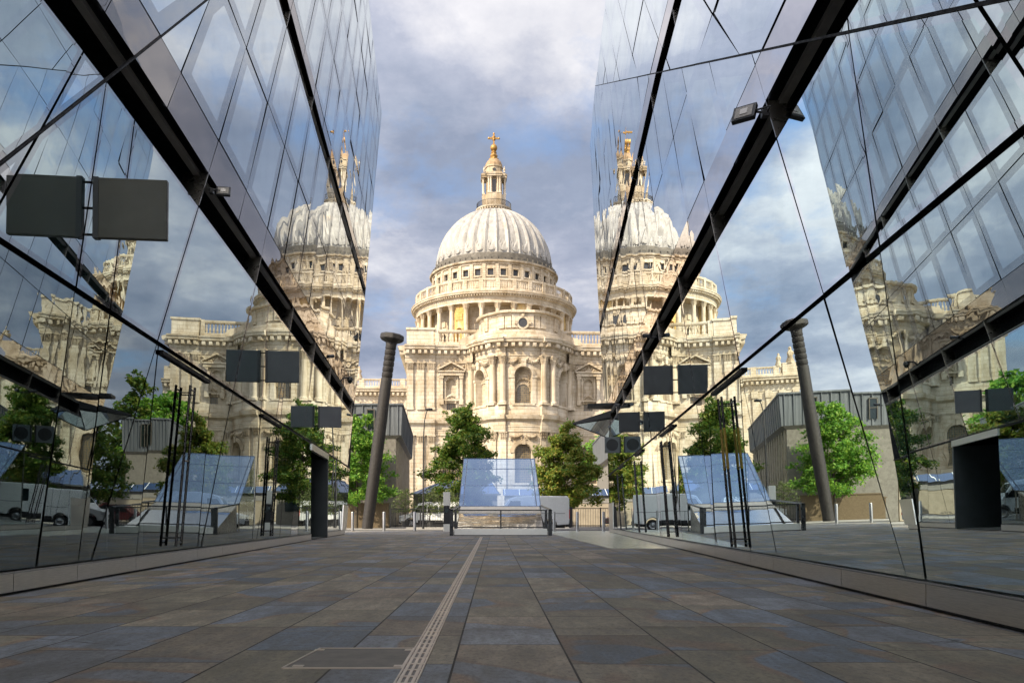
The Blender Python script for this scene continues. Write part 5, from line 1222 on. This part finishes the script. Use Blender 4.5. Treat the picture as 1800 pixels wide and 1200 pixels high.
# ------------------------------------------------------------------ concrete blocks with lead tops
def concrete_block(label, corner, w, dirs, depth, zl, zt, zb=0.0):
    t = thing('concrete_building', label, 'building', (corner[0], corner[1], 0))
    u = Vector((dirs[0], dirs[1], 0)).normalized(); fx = Vector((-1, 0.0, 0))      # side runs along u, front runs to the left
    def q(a, b, z): return tuple(fx*a+u*b+Vector((0, 0, z)))
    m = MB()
    pts = lambda o, z: [q(o, o*0.5, z), q(w-o, o*0.5, z), q(w-o, depth-o, z), q(o, depth-o, z)]
    m.hexa(pts(0.45, zb)+pts(0.45, zl-0.3)); m.hexa(pts(0.43, zl-0.3)+pts(0.0, zl)); o = m.obj('wall', 'board_concrete', t)
    m = MB()
    for k in range(16):
        b = 0.6+k*(depth-1.6)/15; m.hexa([q(a, b+d, z) for z in (zb, zl-0.3) for a, d in ((0.28, 0), (0.5, 0), (0.5, 0.5), (0.28, 0.5))])
    m.obj('rib', 'pale_wall_stone', o)
    m = MB(); m.hexa(pts(0.0, zl)+pts(-0.12, zt)); l = m.obj('lead_storey', 'lead_cladding', t)
    m = MB()
    for k in range(13):
        a = 0.25+k*(w-0.4)/12; m.hexa([q(a+d, b, z) for z, y in ((zl+0.02, -0.06), (zt-0.05, -0.17)) for d, b in ((0, y), (0.06, y), (0.06, y+0.1), (0, y+0.1))])
    for k in range(20):
        b = 0.3+k*(depth-0.6)/19; m.hexa([q(x, b+d, z) for z, y in ((zl+0.02, -0.06), (zt-0.05, -0.16)) for x, d in ((y, 0), (y, 0.08), (y+0.1, 0.08), (y+0.1, 0))])
    m.hexa([q(a, b, z) for z in (zt-0.02, zt+0.12) for a, b in ((-0.2, -0.2), (w+0.2, -0.2), (w+0.2, depth+0.2), (-0.2, depth+0.2))])
    m.obj('seam', 'lead_cladding', l)
    for a in (2.35, w-2.6):
        m = MB(); m.hexa([q(x, b, z) for z, y in ((zl+0.55, -0.10), (zt-0.45, -0.16)) for x, b in ((a, y), (a+0.55, y), (a+0.55, y+0.06), (a, y+0.06))]); wn = m.obj('window', 'car_glass', t)
        m = MB()
        for x0, x1, z0, z1 in ((a-0.06, a, zl+0.5, zt-0.4), (a+0.55, a+0.61, zl+0.5, zt-0.4), (a-0.06, a+0.61, zt-0.45, zt-0.38), (a, a+0.55, (zl+zt)/2+0.1, (zl+zt)/2+0.15)):
            m.hexa([q(x, b, z) for z in (z0, z1) for x, b in ((x0, -0.2), (x1, -0.2), (x1, -0.08), (x0, -0.08))])
        m.obj('window_frame', 'lead_dark', wn)
concrete_block('board-marked concrete block with a grey lead top storey behind the giant nail', (-8.15, 71.6, 0), 9.5, (-1.8, 27), 28, 7.98, 10.6)
concrete_block('concrete block with a pale lead top storey, seen only mirrored in the left glass', (17.0, 90, 0), 4.6, (1.0, 27), 20, 7.4, 10.6)
def pale_house():
    t = thing('stone_house', 'pale house with sash windows, seen only mirrored in the right glass', 'building', (-22, 74, 0))
    m = MB(); m.box(-4, 4, 0, 8, 0, 9.2); m.obj('wall', 'pale_wall_stone', t)
    m = MB(); m.box(-4.2, 4.2, -0.2, 8.2, 9.2, 9.5); m.obj('roof', 'lead_dark', t)
    for x in (-1.6, 1.6):
        m = MB(); m.box(x-0.6, x+0.6, -0.05, 0.05, 6.2, 8.4); w = m.obj('window', 'car_glass', t)
        m = MB()
        for a, b, c, d in ((x-0.68, x-0.58, 6.1, 8.5), (x+0.58, x+0.68, 6.1, 8.5), (x-0.58, x+0.58, 8.4, 8.5), (x-0.58, x+0.58, 7.25, 7.35), (x-0.75, x+0.75, 6.0, 6.1)): m.box(a, b, -0.12, -0.052, c, d)
        m.obj('sash', 'white_paint', w)
pale_house()
def low_things():
    m = MB(); m.box(-15.5, -8.95, 69.4, 69.8, -0.1, 1.98); m.box(-15.6, -8.9, 69.35, 69.85, 1.98, 2.07); tag(m.obj('brick_wall', 'brown_brick'), 'low brown brick wall behind the foot of the giant nail', 'wall')
    t = thing('garden_pavilion', 'low grey stone pavilion with a hipped blue glass roof behind the dark green tree', 'building', (-4.0, 82, 0))
    m = MB(); m.box(-4.1, 4.2, 0, 7, 0, 3.2); m.obj('wall', 'board_concrete', t)
    for k in range(4):
        m = MB(); m.box(-3.4+k*1.9, -2.0+k*1.9, -0.06, 0.02, 1.3, 2.6); m.obj('window', 'car_glass', t)
    m = MB(); e = [(-4.5, -0.4, 3.2), (4.5, -0.4, 3.2), (4.5, 7.4, 3.2), (-4.5, 7.4, 3.2)]; r = [(-1.2, 3.5, 4.75), (3.5, 3.5, 4.75)]
    m.quad(e[0], e[1], r[1], r[0]); m.quad(e[1], e[2], r[1]); m.quad(e[2], e[3], r[0], r[1]); m.quad(e[3], e[0], r[0]); m.quad(*e); m.obj('glass_roof', 'blue_roof_glass', t)
    m = MB()
    for k in range(8):
        x = -3.6+k*1.15; xt = max(-1.2, min(3.5, x)); m.tube([(x, -0.42, 3.23), (xt, 3.5 if -1.2 <= x <= 3.5 else 3.5, 4.78)], 0.03, 4)
    m.box(-4.6, 4.6, -0.5, -0.36, 3.08, 3.24); m.obj('roof_bar', 'roof_bar', t)
    t = thing('stone_outbuilding', 'long low pale stone outbuilding with a strip of blue roof glass behind the white van', 'building', (8.0, 82, 0))
    m = MB(); m.box(-7, 9, 0, 5, 0, 3.0); m.obj('wall', 'pale_wall_stone', t)
    m = MB(); m.box(-7.05, 9.05, -0.05, 0.02, 2.3, 3.05); m.obj('coping', 'kerb_granite', t)
    m = MB(); m.quad((-7.2, -0.3, 3.05), (9.2, -0.3, 3.05), (9.2, 1.6, 3.75), (-7.2, 1.6, 3.75)); m.obj('glass_roof', 'blue_roof_glass', t, fix=False)
    m = MB()
    for k in range(12): x = -7+k*1.45; m.tube([(x, -0.31, 3.08), (x, 1.6, 3.78)], 0.035, 4)
    m.obj('roof_bar', 'white_paint', t)
low_things()
def railings(label, x0, x1, y, h, kinks=(), gate=False):
    t = thing('iron_railings', label, 'fence', ((x0+x1)/2, y, 0)); c = (x0+x1)/2
    m = MB(); m.box(x0-c, x1-c, -0.03, 0.03, h-0.06, h); m.box(x0-c, x1-c, -0.03, 0.03, 0.16, 0.22); m.obj('rail', 'iron_black', t)
    m = MB(); x = x0
    while x < x1: m.box(x-c-0.012, x-c+0.012, -0.012, 0.012, 0.02, h); x += 0.20
    m.obj('bars', 'iron_black', t)
    k = 0
    while x0+k*2.4 < x1:
        m = MB(); xx = x0+k*2.4-c; w = 0.14 if (gate and k == 0) else 0.05; m.box(xx-w, xx+w, -w, w, 0, h+(0.08 if gate and k == 0 else 0.03)); m.obj('post', 'iron_black', t); k += 1
    m = MB(); m.box(x0-c, x1-c, -0.15, 0.15, -0.1, 0.06); m.obj('plinth', 'kerb_granite', t)
railings('black iron railings in front of the minibus, left of the skylight', -8.4, -2.8, 66.4, 1.55)
railings('black iron railings with a thick gate post, right of the white van', 6.1, 16, 66.4, 1.6, gate=True)
def lamp_post():
    t = thing('street_lamp', 'tall thin black street lamp with a curved neck beside the dark green tree', 'street lamp', (-5.6, 64.4, -0.05))
    m = MB(); m.tube([(0, 0, 0), (0, 0, 1.3)], 0.085, 10); m.tube([(0, 0, 1.3), (0, 0, 4), (0.02, 0, 7.0), (0.10, 0, 8.4), (0.24, 0, 9.05), (0.36, 0, 9.3)], [0.062, 0.055, 0.048, 0.042, 0.04, 0.04], 8); m.obj('pole', 'iron_black', t, smooth=True)
    m = MB(); m.lathe([(0.02, 9.22), (0.26, 9.24), (0.30, 9.30), (0.26, 9.38), (0.02, 9.42)], 12, (0.46, 0)); m.obj('lamp_head', 'iron_black', t, smooth=True)
lamp_post()
def bollards():
    me = None
    for px, lab in ((620, 'left of the giant nail'), (675, 'just right of the giant nail'), (729, 'left of the black lamp post'), (974, 'right of the glass skylight, before the van'), (1015, 'in front of the thick gate post'), (1061, 'nearest the right glass building'), (560, 'at the left end of the row, mirrored by the right glass'), (1110, 'at the right end of the row, mirrored by the left glass')):
        x = (px-870)/1450*48.3; t = thing('bollard', 'steel bollard '+lab, 'bollard', (x, 48.3, 0), 0, 'steel bollards along the kerb')
        m = MB(); m.lathe([(0.082, 0), (0.082, 1.10), (0.07, 1.135), (0.01, 1.14)], 16); m.obj('post', 'bollard_steel', t, smooth=True)
        m = MB(); m.lathe([(0.11, 0.0), (0.11, 0.02), (0.083, 0.022)], 16, cap=False); m.obj('base_ring', 'steel_mid', t)
bollards()
def kiosk():
    t = thing('ticket_pillar', 'slim pillar with a white top, black middle and white foot left of the skylight', 'pillar', (-2.72, 46.6, 0))
    m = MB(); m.box(-0.19, 0.19, -0.14, 0.14, 1.45, 2.22); m.obj('top_panel', 'kiosk_white', t, bevel=0.02)
    m = MB(); m.box(-0.17, 0.17, -0.12, 0.12, 0.42, 1.45); m.obj('screen_panel', 'black_plastic', t)
    m = MB(); m.box(-0.10, 0.10, -0.128, -0.12, 1.05, 1.3); m.obj('screen', 'car_glass', t)
    m = MB(); m.box(-0.18, 0.18, -0.13, 0.13, 0.0, 0.42); m.obj('foot', 'kiosk_white', t, bevel=0.01)
kiosk()
# ------------------------------------------------------------------ glass skylight
def skylight():
    t = thing('glass_skylight', 'sloping blue glass skylight over a polished steel base with a low black railing', 'skylight', (0.25, 35, 0))
    yb, zb, yt, zt = 7.0, 1.36, 13.4, 4.24; hb, ht = 2.08, 2.06
    P = lambda s, k: (s*(hb+(ht-hb)*k), yb+(yt-yb)*k, zb+(zt-zb)*k)
    for k0, k1 in ((0, 0.40), (0.405, 0.76), (0.765, 1.0)):
        m = MB(); m.quad(P(-1, k0), P(1, k0), P(1, k1), P(-1, k1)); m.obj('glass_pane', 'canopy_glass', t, fix=False)
    m = MB()
    for k in (0.0, 0.402, 0.762, 1.0):
        a, b = P(-1, k), P(1, k); m.tube([(a[0], a[1], a[2]-0.01), (b[0], b[1], b[2]-0.01)], 0.03 if k in (0.0, 1.0) else 0.022, 6)
    for s in (-1, 1): m.tube([P(s, 0), P(s, 1)], 0.02, 6); m.tube([P(s*0.9, 0), P(s*0.9, 1)], 0.03, 6)
    m.obj('glazing_bar', 'steel_glazing', t)
    for s in (-1, 1):
        m = MB(); a, b = P(s, 0), P(s, 1); m.quad(a, b, (b[0], b[1], 0.0), (a[0], a[1], 0.0)); m.obj('side_pane', 'side_glass', t, fix=False)
        m = MB(); m.tube([(b[0], b[1], 0), b], 0.035, 6); m.tube([(a[0], a[1], 0), a], 0.03, 6); m.obj('side_post', 'steel_mid', t)
    m = MB(); n = 12; pr = []
    for k in range(n+1):
        f = k/n; pr.append((1.2+(yb-1.2)*f, 0.26+(zb-0.03-0.26)*f))
    for (y0, z0), (y1, z1) in zip(pr[:9], pr[1:9]):
        w0 = 1.98; m.quad((-w0, y0, z0), (w0, y0, z0), (w0, y1, z1), (-w0, y1, z1))
    m.obj('polished_apron', 'polished_steel', t, smooth=True)
    m = MB(); (y0, z0), (y1, z1) = pr[8], pr[-1]; m.hexa([(-2.0, y0, z0-0.05), (2.0, y0, z0-0.05), (2.0, y1, z1-0.05), (-2.0, y1, z1-0.05), (-2.0, y0, z0+0.02), (2.0, y0, z0+0.02), (2.0, y1, z1+0.02), (-2.0, y1, z1+0.02)]); m.obj('apron_ledge', 'ledge_stone', t)
    m = MB()
    for s in (-1, 1): m.quad((s*1.98, 1.2, 0), (s*1.98, yb, 0), (s*1.98, yb, zb), (s*1.98, 1.2, 0.25))
    m.quad((-1.98, 0.3, 0.25), (1.98, 0.3, 0.25), (1.98, 1.2, 0.25), (-1.98, 1.2, 0.25)); m.obj('base_panel', 'steel_mid', t, fix=False)
    m = MB(); m.box(-1.98, 1.98, 0.16, 0.30, 0.03, 0.30); m.obj('kick_plate', 'plinth_steel', t)
    m = MB(); m.box(-2.0, 2.0, 0.12, 0.40, 0.0, 0.028); m.obj('skirting', 'joint_black', t)
    m = MB(); m.box(-1.99, 1.99, 0.20, 0.25, 1.06, 1.11); m.box(-1.99, 1.99, 0.20, 0.25, 0.33, 0.38)
    for x in (-1.93, 0.0, 1.93): w = 0.055 if x else 0.03; m.box(x-w, x+w, 0.19, 0.26, 0.0 if x else 0.3, 1.06)
    for x in (-2.09, 2.09): m.box(x-0.075, x+0.075, -0.1, 0.08, 0.0, 1.10)
    for s in (-1, 1): m.hexa([(s*2.14, -0.1, 1.06), (s*2.03, -0.1, 1.06), (s*2.03, yb, 1.36), (s*2.14, yb, 1.36), (s*2.14, -0.1, 1.12), (s*2.03, -0.1, 1.12), (s*2.03, yb, 1.42), (s*2.14, yb, 1.42)]); 
    m.obj('railing', 'steel_frame', t)
    m = MB(); m.quad((-1.9, 0.225, 0.38), (1.9, 0.225, 0.38), (1.9, 0.225, 1.06), (-1.9, 0.225, 1.06)); m.obj('mesh_panel', 'mesh_panel', t, fix=False)
plain('ledge_stone', (0.66, 0.59, 0.48), 0.5)
plain('steel_glazing', (0.10, 0.14, 0.22), 0.3, 0.5)
skylight()

# ------------------------------------------------------------------ vehicles (built facing -x)
def wheel(t, x, y, r=0.36):
    m = MB(); m.lathe([(r*0.62, -0.11), (r*0.95, -0.11), (r, -0.07), (r, 0.07), (r*0.95, 0.11), (r*0.62, 0.11)], 24, cap=False)
    rot = lambda v: (x+v[0], y+v[2], r+v[1]); m.v = [rot(v) for v in m.v]; w = m.obj('wheel', 'tyre_rubber', t, smooth=True)
    m = MB(); m.lathe([(r*0.62, -0.08), (r*0.5, -0.06), (r*0.2, -0.09), (0.01, -0.09)], 16, cap=False); m.lathe([(r*0.62, 0.08), (r*0.5, 0.06), (r*0.2, 0.09), (0.01, 0.09)], 16, cap=False); m.v = [rot(v) for v in m.v]; m.obj('rim', 'wheel_alloy', w, smooth=True)
def van(name, label, cat, loc, rz, L=5.5, H=2.32, W=2.0, paint='white_paint', windows=False):
    t = thing(name, label, cat, loc, rz); x0 = -L/2
    top = H; prof = [(x0+0.05, 0.42), (x0, 0.62), (x0+0.06, 0.98), (x0+0.95, 1.22), (x0+1.62, top-0.18), (x0+2.1, top-0.03), (x0+3.2, top), (L/2-0.12, top-0.02), (L/2-0.02, top-0.2), (L/2, 0.95), (L/2-0.02, 0.48)]
    # wheel arches in the lower edge
    lower = []
    for cx in (L/2-1.25, x0+0.98):
        lower += [(cx+0.46*math.cos(math.pi*k/8), 0.42+0.42*math.sin(math.pi*k/8)) for k in range(0, 9)]
    m = MB(); m.prism((prof+lower)[::-1], -W/2, W/2)
    # tumblehome: narrow the upper part a little
    m.v = [(x, y*(1-0.055*max(0, (z-1.0)/1.3)), z) for x, y, z in m.v]
    m.obj('body', paint, t, bevel=0.05)
    yy = lambda z: W/2*(1-0.055*max(0, (z-1.0)/1.3))+0.006
    for s in (-1, 1):
        m = MB(); q = [(x0+1.20, 1.26), (x0+1.72, top-0.33), (x0+2.35, top-0.33), (x0+2.35, 1.26)]
        m.quad(*[(x, s*yy(z), z) for x, z in q]); m.obj('side_window', 'car_glass', t, fix=False)
        if windows:
            for k in range(3):
                a = x0+2.45+k*0.98; q = [(a, 1.26), (a, top-0.42), (a+0.9, top-0.42), (a+0.9, 1.26)]; m = MB(); m.quad(*[(x, s*yy(z), z) for x, z in q]); m.obj('side_window', 'car_glass', t, fix=False)
        m = MB()
        for xx in (x0+1.12, x0+2.4, x0+3.6): m.hexa([(xx+d, s*(yy(z)-0.004), z) for z in (0.5, 1.2) for d in (0, 0.012, 0.012, 0)]) if False else m.quad(*[(xx+d, s*(yy(z)), z) for d, z in ((0, 0.5), (0.014, 0.5), (0.014, 1.22), (0, 1.22))])
        m.quad(*[(x, s*(yy(z)+0.002), z) for x, z in ((x0+2.5, 1.18), (L/2-0.3, 1.18), (L/2-0.3, 1.205), (x0+2.5, 1.205))]); m.obj('door_seam', 'black_plastic', t, fix=False)
        m = MB(); m.box(x0+1.6, L/2-1.75, s*(W/2)-0.012, s*(W/2)+0.02, 0.40, 0.62); m.obj('side_trim', 'black_plastic', t, bevel=0.008)
        m = MB(); m.box(x0+1.12, x0+1.28, s*(W/2+0.02), s*(W/2+0.20), 1.25, 1.55); m.obj('wing_mirror', 'black_plastic', t, bevel=0.03)
        m = MB(); m.box(L/2-0.035, L/2+0.012, s*(W/2-0.04)-0.09, s*(W/2-0.04)+0.035, 0.85, 1.45); m.obj('tail_light', 'tail_red', t, bevel=0.01)
        m = MB(); m.box(x0+0.0, x0+0.32, s*(W/2-0.17)-0.2, s*(W/2-0.17)+0.14, 0.80, 1.0); m.obj('headlight', 'head_clear', t, bevel=0.04)
    m = MB(); z0, z1 = 1.26, top-0.24; m.quad((x0+0.985, -0.86, z0), (x0+0.985, 0.86, z0), (x0+1.565, 0.80, z1), (x0+1.565, -0.80, z1)); m.obj('windscreen', 'car_glass', t, fix=False)
    m = MB(); m.box(x0-0.04, x0+0.25, -W/2+0.04, W/2-0.04, 0.32, 0.66); m.box(L/2-0.25, L/2+0.05, -W/2+0.02, W/2-0.02, 0.36, 0.62); m.obj('bumper', 'black_plastic', t, bevel=0.04)
    m = MB(); m.box(x0-0.012, x0+0.1, -0.55, 0.55, 0.70, 0.92); m.obj('grille', 'black_plastic', t, bevel=0.02)
    m = MB(); m.box(x0+0.35, L/2-0.3, -W/2+0.1, W/2-0.1, 0.25, 0.45); m.obj('underbody', 'black_plastic', t)
    for s in (-1, 1):
        for xx in (x0+0.98, L/2-1.25): wheel(t, xx, s*(W/2-0.13))
    return t
van('parked_van', 'white panel van parked on the road right of the glass skylight', 'van', (2.05, 54.0, -0.12), 0)
van('parked_van', 'white panel van at the kerb behind the right glass building, seen mirrored', 'van', (10.6, 54.2, -0.12), 0)
van('parked_minibus', 'white minibus with dark windows behind the left railings', 'minibus', (-5.5, 72.0, 0.0), 0, 5.5, 2.2, 1.95, 'white_paint', True)
plain('maroon_paint', (0.16, 0.018, 0.016), 0.3)
def car(label, loc, rz, paint):
    t = thing('parked_car', label, 'car', loc, rz); L, W = 4.5, 1.82; x0 = -L/2
    prof = [(x0+0.05, 0.35), (x0, 0.6), (x0+0.1, 0.82), (x0+1.05, 0.98), (x0+1.75, 1.55), (x0+2.4, 1.66), (x0+3.5, 1.63), (x0+4.25, 1.05), (L/2, 0.95), (L/2-0.03, 0.4)]
    lower = []
    for cx in (L/2-0.85, x0+0.85): lower += [(cx+0.40*math.cos(math.pi*k/8), 0.36+0.38*math.sin(math.pi*k/8)) for k in range(0, 9)]
    m = MB(); m.prism((prof+lower)[::-1], -W/2, W/2); m.v = [(x, y*(1-0.16*max(0, (z-0.95)/0.7)), z) for x, y, z in m.v]; m.obj('body', paint, t, bevel=0.05)
    yy = lambda z: W/2*(1-0.16*max(0, (z-0.95)/0.7))+0.006
    for s in (-1, 1):
        for q in ([(x0+1.25, 1.02), (x0+1.82, 1.5), (x0+2.3, 1.56), (x0+2.3, 1.02)], [(x0+2.38, 1.02), (x0+2.38, 1.56), (x0+3.4, 1.53), (x0+3.95, 1.08)]):
            m = MB(); m.quad(*[(x, s*yy(z), z) for x, z in q]); m.obj('side_window', 'car_glass', t, fix=False)
        m = MB(); m.box(x0-0.005, x0+0.25, s*(W/2-0.2)-0.18, s*(W/2-0.2)+0.14, 0.66, 0.84); m.obj('headlight', 'head_clear', t, bevel=0.04)
        m = MB(); m.box(L/2-0.2, L/2+0.01, s*(W/2-0.15)-0.15, s*(W/2-0.15)+0.1, 0.7, 0.9); m.obj('tail_light', 'tail_red', t, bevel=0.03)
        for xx in (x0+0.85, L/2-0.85): wheel(t, xx, s*(W/2-0.11), 0.33)
    m = MB(); m.quad((x0+1.11, -0.76, 1.02), (x0+1.11, 0.76, 1.02), (x0+1.72, 0.66, 1.51), (x0+1.72, -0.66, 1.51)); m.obj('windscreen', 'car_glass', t, fix=False)
    m = MB(); m.box(x0-0.02, x0+0.12, -0.5, 0.5, 0.5, 0.76); m.box(x0-0.03, x0+0.2, -W/2+0.06, W/2-0.06, 0.28, 0.44); m.obj('grille', 'black_plastic', t, bevel=0.02)
car('silver car facing the passage, seen only mirrored in the right glass', (-14.6, 55.5, -0.12), R(60), 'silver_paint')
car('dark red car mostly hidden behind the right iron railings', (11.9, 71.5, 0.0), R(8), 'maroon_paint')
